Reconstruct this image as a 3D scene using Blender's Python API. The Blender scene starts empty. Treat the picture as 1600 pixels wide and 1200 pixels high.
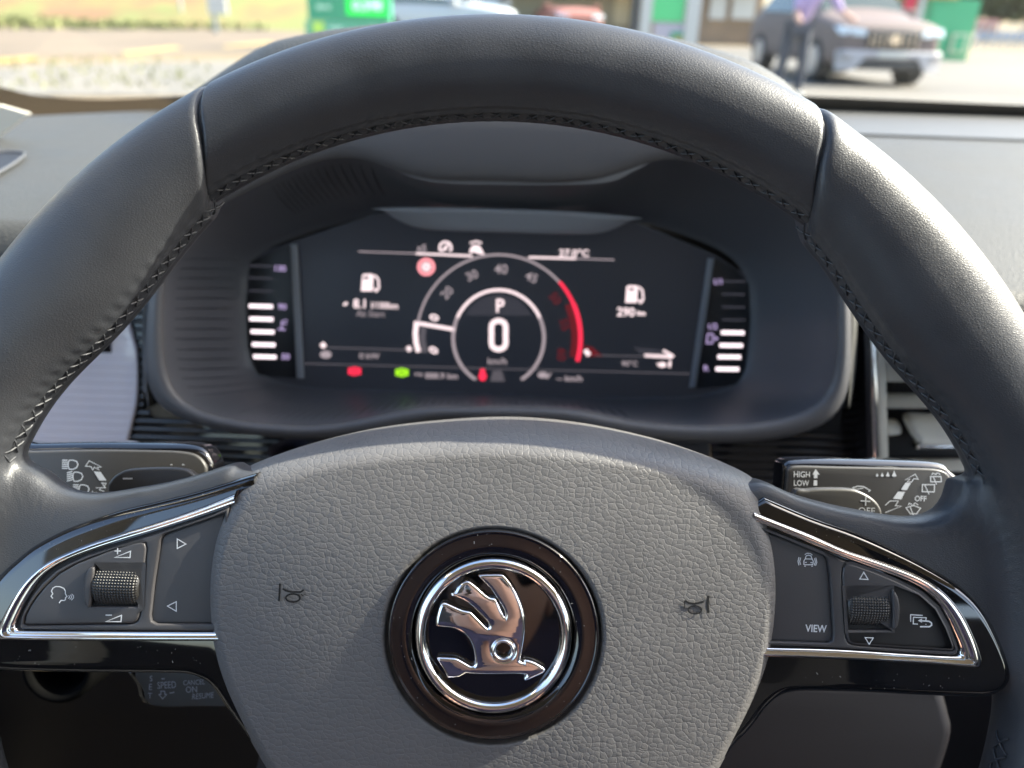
import bpy, bmesh, math, random
import numpy as np
from mathutils import Vector, Matrix
random.seed(7); rng = np.random.default_rng(7)
SC = bpy.context.scene; COL = SC.collection
R_ = math.radians

# ------------------------------------------------------------------ camera
CAMP = np.array([0.0, 0.0, 1.0]); FPX = 1200.0; PITCH = 26.0; ROLL = 2.0
def rx(a): c, s = math.cos(a), math.sin(a); return np.array([[1, 0, 0], [0, c, -s], [0, s, c]])
def rz(a): c, s = math.cos(a), math.sin(a); return np.array([[c, -s, 0], [s, c, 0], [0, 0, 1]])
CR = rx(R_(90 - PITCH)) @ rz(R_(ROLL))
def ray(px, py): return CR @ np.array([(px - 800) / FPX, (600 - py) / FPX, -1.0])
cd = bpy.data.cameras.new('camera'); cam = bpy.data.objects.new('camera', cd); COL.objects.link(cam)
M = Matrix(CR.tolist()).to_4x4(); M.translation = Vector(CAMP); cam.matrix_world = M
cd.sensor_width = 36; cd.lens = FPX / 1600 * 36; cd.clip_start = 0.01; cd.clip_end = 900
cd.dof.use_dof = True; cd.dof.focus_distance = 0.236; cd.dof.aperture_fstop = 8.8
SC.camera = cam
# ------------------------------------------------------------------ sky, sun, exposure
SUN_EL, SUN_AZ = 38.0, 76.5      # azimuth clockwise from +Y (ahead) towards +X (right)
w = bpy.data.worlds.new('World'); SC.world = w; w.use_nodes = True
nt = w.node_tree; bg = nt.nodes['Background']; sky = nt.nodes.new('ShaderNodeTexSky')
sky.sky_type = 'NISHITA'; sky.sun_disc = False; sky.sun_elevation = R_(SUN_EL); sky.sun_rotation = R_(SUN_AZ)
sky.air_density = 1.0; sky.dust_density = 2.5; sky.ozone_density = 1.0
nt.links.new(sky.outputs[0], bg.inputs[0]); bg.inputs[1].default_value = 0.15
sl = bpy.data.lights.new('sun', 'SUN'); sun = bpy.data.objects.new('sun', sl); COL.objects.link(sun)
sl.energy = 4.0; sl.angle = R_(0.6); sl.color = (1.0, 0.93, 0.80)
sd = Vector((math.sin(R_(SUN_AZ)) * math.cos(R_(SUN_EL)), math.cos(R_(SUN_AZ)) * math.cos(R_(SUN_EL)), math.sin(R_(SUN_EL))))
sun.rotation_euler = sd.to_track_quat('Z', 'Y').to_euler(); sun.location = (3, 3, 6)
SC.view_settings.view_transform = 'Standard'; SC.view_settings.look = 'None'
SC.view_settings.exposure = 2.2; SC.view_settings.gamma = 1.0
SC.cycles.max_bounces = 10; SC.cycles.transparent_max_bounces = 12

# ------------------------------------------------------------------ materials
MATS = {}
def mat(name, col, rough=0.5, metal=0.0, bump=None, coat=0.0, emit=None, estr=1.0, spec=0.5, var=None, sheen=0.0):
    """bump = (kind, scale, distance_m[, strength]); var = (scale, amount) colour variation"""
    if name in MATS: return MATS[name]
    m = bpy.data.materials.new(name); m.use_nodes = True; n = m.node_tree.nodes; l = m.node_tree.links
    b = n['Principled BSDF']; b.inputs['Base Color'].default_value = (*col, 1); b.inputs['Roughness'].default_value = rough
    b.inputs['Metallic'].default_value = metal; b.inputs['Specular IOR Level'].default_value = spec
    b.inputs['Coat Weight'].default_value = coat; b.inputs['Coat Roughness'].default_value = 0.03
    b.inputs['Sheen Weight'].default_value = sheen
    if emit: b.inputs['Emission Color'].default_value = (*emit, 1); b.inputs['Emission Strength'].default_value = estr
    tc = n.new('ShaderNodeTexCoord')
    if var:
        t = n.new('ShaderNodeTexNoise'); t.inputs['Scale'].default_value = var[0]; t.inputs['Detail'].default_value = 5
        l.new(tc.outputs['Object'], t.inputs['Vector'])
        r = n.new('ShaderNodeMapRange'); r.inputs[1].default_value = 0.3; r.inputs[2].default_value = 0.7
        r.inputs[3].default_value = 1 - var[1]; r.inputs[4].default_value = 1 + var[1]; l.new(t.outputs[0], r.inputs[0])
        mx = n.new('ShaderNodeVectorMath'); mx.operation = 'SCALE'; mx.inputs[0].default_value = col
        l.new(r.outputs[0], mx.inputs['Scale']); l.new(mx.outputs[0], b.inputs['Base Color'])
        rr = n.new('ShaderNodeMapRange'); rr.inputs[1].default_value = 0.3; rr.inputs[2].default_value = 0.7
        rr.inputs[3].default_value = max(0.0, rough - 0.06); rr.inputs[4].default_value = min(1.0, rough + 0.06)
        l.new(t.outputs[0], rr.inputs[0]); l.new(rr.outputs[0], b.inputs['Roughness'])
    if bump:
        kind, sc_, dist = bump[:3]; st = bump[3] if len(bump) > 3 else 1.0
        bp = n.new('ShaderNodeBump'); bp.inputs['Distance'].default_value = dist; bp.inputs['Strength'].default_value = st
        l.new(bp.outputs[0], b.inputs['Normal'])
        if kind == 'noise':
            t = n.new('ShaderNodeTexNoise'); t.inputs['Scale'].default_value = sc_; t.inputs['Detail'].default_value = 4
            l.new(tc.outputs['Object'], t.inputs['Vector']); l.new(t.outputs[0], bp.inputs['Height'])
        elif kind == 'grain2':   # moulded pebbles on a face seen square on: flat-topped cells, narrow creases
            sx = n.new('ShaderNodeSeparateXYZ'); l.new(tc.outputs['Object'], sx.inputs[0]); cb = n.new('ShaderNodeCombineXYZ'); l.new(sx.outputs[0], cb.inputs[0]); l.new(sx.outputs[1], cb.inputs[1])
            nz = n.new('ShaderNodeTexNoise'); nz.inputs['Scale'].default_value = sc_ * 0.4; nz.inputs['Detail'].default_value = 3; l.new(cb.outputs[0], nz.inputs['Vector'])
            s1 = n.new('ShaderNodeVectorMath'); s1.operation = 'MULTIPLY_ADD'; s1.inputs[1].default_value = (1.6 / sc_,) * 3; l.new(nz.outputs['Color'], s1.inputs[0]); l.new(cb.outputs[0], s1.inputs[2])
            s2 = n.new('ShaderNodeSeparateXYZ'); l.new(s1.outputs[0], s2.inputs[0]); c2 = n.new('ShaderNodeCombineXYZ')
            for q, k_ in ((0, 0.80), (1, 1.12)):
                mm = n.new('ShaderNodeMath'); mm.operation = 'MULTIPLY'; mm.inputs[1].default_value = k_; l.new(s2.outputs[q], mm.inputs[0]); l.new(mm.outputs[0], c2.inputs[q])
            tot = None
            for s_k, w_k, hi in ((1.0, 0.55, 0.13), (2.1, 0.14, 0.12)):
                v = n.new('ShaderNodeTexVoronoi'); v.voronoi_dimensions = '2D'; v.feature = 'DISTANCE_TO_EDGE'; v.inputs['Scale'].default_value = sc_ * s_k; l.new(c2.outputs[0], v.inputs['Vector'])
                mr = n.new('ShaderNodeMapRange'); mr.interpolation_type = 'SMOOTHSTEP'; mr.inputs[2].default_value = hi; mr.inputs[4].default_value = w_k; l.new(v.outputs['Distance'], mr.inputs[0])
                vs = n.new('ShaderNodeTexVoronoi'); vs.voronoi_dimensions = '2D'; vs.feature = 'SMOOTH_F1'; vs.inputs['Smoothness'].default_value = .35; vs.inputs['Scale'].default_value = sc_ * s_k; l.new(c2.outputs[0], vs.inputs['Vector'])
                pw = n.new('ShaderNodeMath'); pw.operation = 'POWER'; pw.inputs[1].default_value = 2; l.new(vs.outputs['Distance'], pw.inputs[0])
                vf = n.new('ShaderNodeMath'); vf.operation = 'MULTIPLY_ADD'; vf.inputs[1].default_value = -2.2 * w_k; l.new(pw.outputs[0], vf.inputs[0]); l.new(mr.outputs[0], vf.inputs[2])
                if tot is None: tot = vf
                else: a1 = n.new('ShaderNodeMath'); a1.operation = 'ADD'; l.new(tot.outputs[0], a1.inputs[0]); l.new(vf.outputs[0], a1.inputs[1]); tot = a1
            n3 = n.new('ShaderNodeTexNoise'); n3.inputs['Scale'].default_value = sc_ * 5; l.new(tc.outputs['Object'], n3.inputs['Vector'])
            m3 = n.new('ShaderNodeMath'); m3.operation = 'MULTIPLY_ADD'; m3.inputs[1].default_value = 0.3; l.new(n3.outputs[0], m3.inputs[0]); l.new(tot.outputs[0], m3.inputs[2]); l.new(m3.outputs[0], bp.inputs['Height'])
        else:   # 'grain': leather pebbles, cells with sunk creases, warped, plus fine grit
            nz = n.new('ShaderNodeTexNoise'); nz.inputs['Scale'].default_value = sc_ * 0.55; nz.inputs['Detail'].default_value = 3
            l.new(tc.outputs['Object'], nz.inputs['Vector'])
            sb = n.new('ShaderNodeVectorMath'); sb.operation = 'SUBTRACT'; sb.inputs[1].default_value = (0.5, 0.5, 0.5)
            l.new(nz.outputs['Color'], sb.inputs[0])
            sc2 = n.new('ShaderNodeVectorMath'); sc2.operation = 'SCALE'; sc2.inputs['Scale'].default_value = 0.8 / sc_
            l.new(sb.outputs[0], sc2.inputs[0])
            ad = n.new('ShaderNodeVectorMath'); ad.operation = 'ADD'; l.new(tc.outputs['Object'], ad.inputs[0]); l.new(sc2.outputs[0], ad.inputs[1])
            mp = n.new('ShaderNodeMapping'); mp.inputs['Scale'].default_value = (0.78, 1.25, 1.0); mp.inputs['Rotation'].default_value = (0, 0, 0.15)
            l.new(ad.outputs[0], mp.inputs[0])
            v = n.new('ShaderNodeTexVoronoi'); v.feature = 'DISTANCE_TO_EDGE'; v.inputs['Scale'].default_value = sc_
            l.new(mp.outputs[0], v.inputs['Vector'])
            mr = n.new('ShaderNodeMapRange'); mr.interpolation_type = 'SMOOTHERSTEP'; mr.inputs[1].default_value = 0.0; mr.inputs[2].default_value = 0.34
            l.new(v.outputs['Distance'], mr.inputs[0])
            v2 = n.new('ShaderNodeTexVoronoi'); v2.feature = 'DISTANCE_TO_EDGE'; v2.inputs['Scale'].default_value = sc_ * 1.9
            l.new(mp.outputs[0], v2.inputs['Vector'])
            mr2 = n.new('ShaderNodeMapRange'); mr2.inputs[1].default_value = 0.0; mr2.inputs[2].default_value = 0.16; mr2.inputs[4].default_value = 0.13
            l.new(v2.outputs['Distance'], mr2.inputs[0])
            n3 = n.new('ShaderNodeTexNoise'); n3.inputs['Scale'].default_value = sc_ * 6; l.new(tc.outputs['Object'], n3.inputs['Vector'])
            a1 = n.new('ShaderNodeMath'); a1.operation = 'ADD'; l.new(mr.outputs[0], a1.inputs[0]); l.new(mr2.outputs[0], a1.inputs[1])
            m3 = n.new('ShaderNodeMath'); m3.operation = 'MULTIPLY_ADD'; m3.inputs[1].default_value = 0.25
            l.new(n3.outputs[0], m3.inputs[0]); l.new(a1.outputs[0], m3.inputs[2]); l.new(m3.outputs[0], bp.inputs['Height'])
    MATS[name] = m; return m
LEATHER = mat('smooth black leather', (0.036, 0.038, 0.043), 0.42, bump=('grain', 1400, 0.00006, 0.45), var=(60, 0.08))
PAD = mat('grained airbag vinyl', (0.112, 0.108, 0.107), 0.48, bump=('grain2', 630, 0.00012, 0.65), var=(40, 0.05))
DASHM = mat('grained dash vinyl', (0.055, 0.055, 0.051), 0.6, bump=('grain', 420, 0.00025, 0.6), var=(15, 0.06), spec=.35)
SOFT = mat('matt cluster plastic', (0.080, 0.086, 0.098), 0.45, bump=('noise', 1500, 0.0001, 0.5))
VISOR = mat('lit grey visor plastic', (0.24, 0.26, 0.29), 0.45, bump=('noise', 1500, 0.0001, 0.5))  # visor tone lightened against the cluster plastic, painting in light from above
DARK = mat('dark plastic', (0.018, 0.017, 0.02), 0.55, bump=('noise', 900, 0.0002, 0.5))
BLACK = mat('black void plastic', (0.006, 0.006, 0.007), 0.6)
PIANO = mat('piano black', (0.004, 0.004, 0.005), 0.04, coat=1.0, bump=('noise', 60, 0.0002, 0.08))
CHROME = mat('chrome', (0.86, 0.84, 0.83), 0.05, metal=1.0)
BUTTON = mat('button plastic', (0.045, 0.043, 0.045), 0.42, bump=('noise', 3000, 0.00006, 0.5))
BTN2 = mat('stalk plastic', (0.05, 0.048, 0.046), 0.42, bump=('noise', 3000, 0.00006, 0.5))
INK = mat('pale print', (0.62, 0.64, 0.66), 0.5)
THREAD = mat('charcoal thread', (0.035, 0.037, 0.042), 0.6)
GLASSBLK = mat('display glass', (0.022, 0.025, 0.032), 0.38, spec=.4, emit=(.55, .62, .85), estr=.0035)

# ------------------------------------------------------------------ frames, mesh helpers
class Frame:
    """a plane in the world; P(px,py,h) gives its local point seen at that spot of the photograph, h above it"""
    def __init__(s, origin, X, N):
        s.O = np.array(origin, float); s.N = np.array(N, float) / np.linalg.norm(N)
        X = np.array(X, float); X = X - (X @ s.N) * s.N; s.X = X / np.linalg.norm(X); s.Y = np.cross(s.N, s.X)
    def P(s, px, py, h=0.0):
        d = ray(px, py); t = (s.O + s.N * h - CAMP) @ s.N / (d @ s.N); p = CAMP + d * t - s.O
        return (p @ s.X, p @ s.Y, h)
    def matrix(s):
        m = Matrix(np.array([s.X, s.Y, s.N]).T.tolist()).to_4x4(); m.translation = Vector(s.O); return m
def tilt(px, py, dist, deg, yaw=0.0):
    a, y = R_(deg), R_(yaw)
    n = np.array([math.sin(y) * math.cos(a), -math.cos(y) * math.cos(a), math.sin(a)])
    return Frame(CAMP + ray(px, py) * dist, (1, 0, 0), n)
def thing(name, frame_or_loc, label, cat, group=None):
    o = bpy.data.objects.new(name, None); o.empty_display_size = 0.02; COL.objects.link(o)
    if isinstance(frame_or_loc, Frame): o.matrix_world = frame_or_loc.matrix()
    else: o.location = frame_or_loc
    o['label'] = label; o['category'] = cat
    if group: o['group'] = group
    return o
def tag(o, label, cat, group=None):
    o['label'] = label; o['category'] = cat
    if group: o['group'] = group
    return o
def link(name, me, m, parent=None, smooth=True):
    if m: me.materials.append(m)
    if smooth: me.polygons.foreach_set('use_smooth', [True] * len(me.polygons))
    o = bpy.data.objects.new(name, me); COL.objects.link(o); o.parent = parent; return o
def mesh(name, v, f, m, parent=None, smooth=True):
    me = bpy.data.meshes.new(name); me.from_pydata([tuple(map(float, p)) for p in v], [], [tuple(map(int, q)) for q in f]); me.update()
    return link(name, me, m, parent, smooth)
def edge_split(o, deg=40):
    md = o.modifiers.new('es', 'EDGE_SPLIT'); md.split_angle = R_(deg); return o
def smooth_loop(pts, n=6, closed=True):
    """Catmull-Rom through the points"""
    P = np.array(pts, float); N = len(P); out = []
    rng_ = range(N) if closed else range(N - 1)
    for i in rng_:
        if closed: p0, p1, p2, p3 = P[(i - 1) % N], P[i], P[(i + 1) % N], P[(i + 2) % N]
        else: p0, p1, p2, p3 = P[max(i - 1, 0)], P[i], P[i + 1], P[min(i + 2, N - 1)]
        for k in range(n):
            t = k / n
            out.append(0.5 * (2 * p1 + (p2 - p0) * t + (2 * p0 - 5 * p1 + 4 * p2 - p3) * t * t + (3 * p1 - p0 - 3 * p2 + p3) * t ** 3))
    if not closed: out.append(P[-1])
    return [tuple(p) for p in out]
def plate(name, loops, z0, z1, bev, m, parent, res=3):
    """closed 2D loops (first outer, rest holes) from z0 up to z1, edges rounded by bev"""
    cu = bpy.data.curves.new(name, 'CURVE'); cu.dimensions = '2D'; cu.fill_mode = 'BOTH'
    for L in loops:
        sp = cu.splines.new('POLY'); sp.points.add(len(L) - 1)
        for i, p in enumerate(L): sp.points[i].co = (p[0], p[1], 0, 1)
        sp.use_cyclic_u = True
    bev = min(bev, (z1 - z0) / 2 * 0.99)
    cu.bevel_depth = bev; cu.bevel_resolution = res; cu.extrude = (z1 - z0) / 2 - bev; cu.offset = -bev
    t = bpy.data.objects.new('tmp', cu); me = bpy.data.meshes.new_from_object(t)
    bpy.data.objects.remove(t); bpy.data.curves.remove(cu)
    bm = bmesh.new(); bm.from_mesh(me); bmesh.ops.remove_doubles(bm, verts=bm.verts, dist=1e-6)
    bmesh.ops.translate(bm, verts=bm.verts, vec=(0, 0, (z0 + z1) / 2)); bm.to_mesh(me); bm.free(); me.name = name
    o = link(name, me, m, parent); return edge_split(o, 35)
def plate_px(name, fr, loops, z0, z1, bev, m, parent, res=3):
    return plate(name, [[fr.P(x, y, z1)[:2] for x, y in L] for L in loops], z0, z1, bev, m, parent, res)
def box(name, lo, hi, m, parent=None, bev=0.0, smooth=False):
    bm = bmesh.new(); bmesh.ops.create_cube(bm, size=1)
    for v in bm.verts: v.co = Vector([(lo[i] + hi[i]) / 2 + v.co[i] * (hi[i] - lo[i]) for i in range(3)])
    if bev: bmesh.ops.bevel(bm, geom=bm.edges[:], offset=bev, segments=3, affect='EDGES', profile=0.5)
    me = bpy.data.meshes.new(name); bm.to_mesh(me); bm.free(); return link(name, me, m, parent, bool(bev))
def cyl(name, p0, p1, r0, r1, m, parent=None, n=20):
    p0, p1 = Vector(p0), Vector(p1); q = (p1 - p0).to_track_quat('Z', 'Y'); L = (p1 - p0).length
    bm = bmesh.new(); bmesh.ops.create_cone(bm, cap_ends=True, segments=n, radius1=r0, radius2=r1, depth=L)
    bmesh.ops.transform(bm, verts=bm.verts, matrix=Matrix.Translation((p0 + p1) / 2) @ q.to_matrix().to_4x4())
    me = bpy.data.meshes.new(name); bm.to_mesh(me); bm.free(); return edge_split(link(name, me, m, parent), 50)
def grid(name, rows, m, parent=None, closed=False, smooth=True, caps=False):
    """rows: list of equal-length point lists"""
    n = len(rows[0]); v = [p for r in rows for p in r]; f = []
    for i in range(len(rows) - 1):
        for j in range(n if closed else n - 1):
            a, b = i * n + j, i * n + (j + 1) % n; f.append((a, b, b + n, a + n))
    if caps: f.append(tuple(range(n))[::-1]); f.append(tuple(range((len(rows) - 1) * n, len(rows) * n)))
    return mesh(name, v, f, m, parent, smooth)
class Ink:
    """flat print drawn at spots of the photograph, mapped onto a frame"""
    def __init__(s, fr): s.fr = fr; s.v = []; s.f = []
    def line(s, pts, wd, closed=False):
        P = [np.array(p, float) for p in pts]; n = len(P); L, Rr = [], []
        for i in range(n):
            a = P[(i - 1) % n] if (closed or i > 0) else None; b = P[(i + 1) % n] if (closed or i < n - 1) else None
            d = np.zeros(2); k = 1.0
            if a is not None: d1 = (P[i] - a) / (np.linalg.norm(P[i] - a) + 1e-9); d = d + d1
            if b is not None: d2 = (b - P[i]) / (np.linalg.norm(b - P[i]) + 1e-9); d = d + d2
            if a is not None and b is not None:
                k = min(1.8, 1 / max(0.35, np.linalg.norm(d) / 2))
            d = d / (np.linalg.norm(d) + 1e-9); nn = np.array([-d[1], d[0]]) * wd / 2 * k
            L.append(P[i] + nn); Rr.append(P[i] - nn)
        o = len(s.v); s.v += L + Rr
        for i in range(n if closed else n - 1):
            j = (i + 1) % n; s.f.append((o + i, o + j, o + n + j, o + n + i))
    def poly(s, pts): o = len(s.v); s.v += [np.array(p, float) for p in pts]; s.f.append(tuple(range(o, o + len(pts))))
    def rect(s, x0, y0, x1, y1): s.poly([(x0, y0), (x1, y0), (x1, y1), (x0, y1)])
    def ell(s, cx, cy, rx_, ry, wd=None, a0=0, a1=360, n=28):
        full = abs(a1 - a0) >= 359.9
        pts = [(cx + rx_ * math.cos(R_(a0 + (a1 - a0) * i / n)), cy + ry * math.sin(R_(a0 + (a1 - a0) * i / n))) for i in range(n + (0 if full else 1))]
        if wd: s.line(pts, wd, full)
        else: s.poly(pts)
    def text(s, t, x, y, h, rot=0.0, sx=1.0, align='CENTER', bold=0.0, shear=0.0):
        """h = capital height in photo pixels, (x,y) = middle of the text"""
        cu = bpy.data.curves.new('t', 'FONT'); cu.body = t; cu.size = h / 0.72; cu.align_x = align; cu.offset = bold; cu.resolution_u = 3; cu.shear = shear
        ob = bpy.data.objects.new('t', cu); me = bpy.data.meshes.new_from_object(ob); c, q = math.cos(R_(rot)), math.sin(R_(rot))
        o = len(s.v)
        for vv in me.vertices:
            a, b = vv.co.x * sx, vv.co.y - h / 2
            s.v.append(np.array([x + a * c + b * q, y + a * q - b * c]))
        for pl in me.polygons: s.f.append(tuple(o + i for i in pl.vertices))
        bpy.data.objects.remove(ob); bpy.data.curves.remove(cu); bpy.data.meshes.remove(me)
    def build(s, name, m, parent, h, hf=None):
        v = []
        for p in s.v:
            q = s.fr.P(p[0], p[1], h)
            if hf: 
                for _ in range(3): q = s.fr.P(p[0], p[1], hf(q[0], q[1]) + h)
            v.append(q)
        o = mesh(name, v, s.f, m, parent, False)
        # all faces towards +N
        me = o.data
        bm = bmesh.new(); bm.from_mesh(me)
        for fa in bm.faces:
            if fa.normal.z < 0: fa.normal_flip()
        bm.to_mesh(me); bm.free(); return o
def radial(loop, cx, cy, n):
    """resample a px loop by angle round (cx,cy); clockwise from straight up"""
    L = np.array(loop, float); ang = np.unwrap(np.arctan2(L[:, 0] - cx, cy - L[:, 1]))
    r = np.hypot(L[:, 0] - cx, L[:, 1] - cy); o = np.argsort(np.mod(ang, 2 * math.pi)); a = np.mod(ang, 2 * math.pi)[o]; r = r[o]
    a3 = np.concatenate([a - 2 * math.pi, a, a + 2 * math.pi]); r3 = np.concatenate([r, r, r])
    t = np.arange(n) / n * 2 * math.pi; return np.interp(t, a3, r3)
def fcurve(xs, pts):
    x, y = zip(*pts); return np.interp(xs, x, y)
def vp(px, py, y): d = ray(px, py); p = CAMP + d * (y / d[1]); return p
# =================================================================== STEERING WHEEL
ALPHA = 25.0
WF = tilt(771, 990, 0.2335, ALPHA)
wheel = thing('steering_wheel', WF, 'black leather steering wheel with chrome-edged button spokes and grained airbag centre', 'steering wheel')
foot = np.array([(CAMP - WF.O) @ WF.X, (CAMP - WF.O) @ WF.Y]); fh = (CAMP - WF.O) @ WF.N
RO = 0.186
_et = np.arange(0, 181, .5); _ew = np.exp(-(np.arange(-16, 17) / 6.0) ** 2 / 2); _ew /= _ew.sum()
_ev = np.interp(_et, *zip(*[(30, .1535),(34, .1525), (38, .1498), (42, .1474), (48, .1445), (53, .1440), (58, .1460), (63, .1493), (68, .1510), (75, .152), (180, .152)]))
_ev = np.convolve(np.concatenate([[_ev[0]] * 16, _ev, [_ev[-1]] * 16]), _ew, 'valid')
def E_in(th): return float(np.interp(abs(th), _et, _ev))   # apparent inner radius against |angle from top|, grips
def section(th, top):
    ri = 0.1548 if top else E_in(th)
    a = (RO - ri) / 2; rc = (RO + ri) / 2; u, v = math.sin(R_(th)), math.cos(R_(th))
    t = ((u * rc - foot[0]) * u + (v * rc - foot[1]) * v) / fh
    b = 0.0150 if top else fcurve(abs(th), [(30, .0152), (45, .0165), (60, .0165), (80, .0150), (180, .0150)])
    return rc, math.sqrt(max(a * a - (t * b) ** 2, (0.011) ** 2)), float(b)
SEAM = 174.0   # section angle of the stitched seam (180 = innermost)
def groove(d, arc):
    pk = 0.5 + 0.5 * np.cos(2 * np.pi * arc / 0.0052)
    return -0.0010 * np.exp(-(d / 3.2) ** 2) + 0.00035 * np.exp(-((np.abs(d) - 7) / 3.0) ** 2) - 0.0004 * (0.6 + 0.4 * pk) * np.exp(-((np.abs(d) - 12.5) / 2.6) ** 2) + 0.00018 * (1 - pk) * np.exp(-((np.abs(d) - 18) / 5) ** 2)
def rim_pt(th, ph, top, push=0.0, ext=None):
    rc, a, b = section(th, top)
    c, s_ = math.cos(R_(ph)), math.sin(R_(ph)); e = 0.88
    cr = math.copysign(abs(c) ** e, c); sr = math.copysign(abs(s_) ** e, s_)
    # leather sinks into the seam, bulges either side, puckers at each thread
    d = ((ph - SEAM + 180) % 360 - 180)
    arc = R_(th) * rc
    dsp = float(groove(d, arc))
    dsp += push
    r = rc + (a + dsp) * cr; w_ = (b + dsp) * sr
    return (r * math.sin(R_(th)), r * math.cos(R_(th)), w_)
def rim_segment(th0, th1, top, nth, nph=112, ends=(1, 1)):
    """ends bend with the slanted joint seams"""
    rows = []
    for i in range(nth + 1):
        k = i / nth; row = []
        for j in range(nph):
            ph = 360.0 * j / nph
            def bend(t0):   # joint seams lean: further out from the top at the inside
                s_ = 1 if t0 > 0 else -1
                return t0 + s_ * (-3.7 * math.cos(R_(ph)) + 0.8 * math.cos(R_(2 * ph - 60)))
            a0 = bend(th0) if ends[0] else th0; a1 = bend(th1) if ends[1] else th1
            th = a0 + (a1 - a0) * k
            d0 = (th - a0) * 0.0029 if ends[0] else 1; d1 = (a1 - th) * 0.0029 if ends[1] else 1
            push = -0.0018 * math.exp(-(d0 / 0.0009) ** 2) - 0.0018 * math.exp(-(d1 / 0.0009) ** 2)
            if not top:
                push += 0.0003 * (math.exp(-((d0 - 0.004) / 0.004) ** 2) + math.exp(-((d1 - 0.004) / 0.004) ** 2))
            row.append(rim_pt(th, ph, top, push))
        rows.append(row)
    return rows
def grid_vf(rows, closed=True):
    n = len(rows[0]); v = [p for r in rows for p in r]; f = []
    for i in range(len(rows) - 1):
        for j in range(n): a, b = i * n + j, i * n + (j + 1) % n; f.append((a, b, b + n, a + n))
    return v, f
JL, JR = -31.4, 31.7
o = grid('rim_leather', rim_segment(JL, JR, True, 460), LEATHER, wheel, closed=True); o['label'] = 'smooth top section of the rim between two cross seams'
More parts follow.
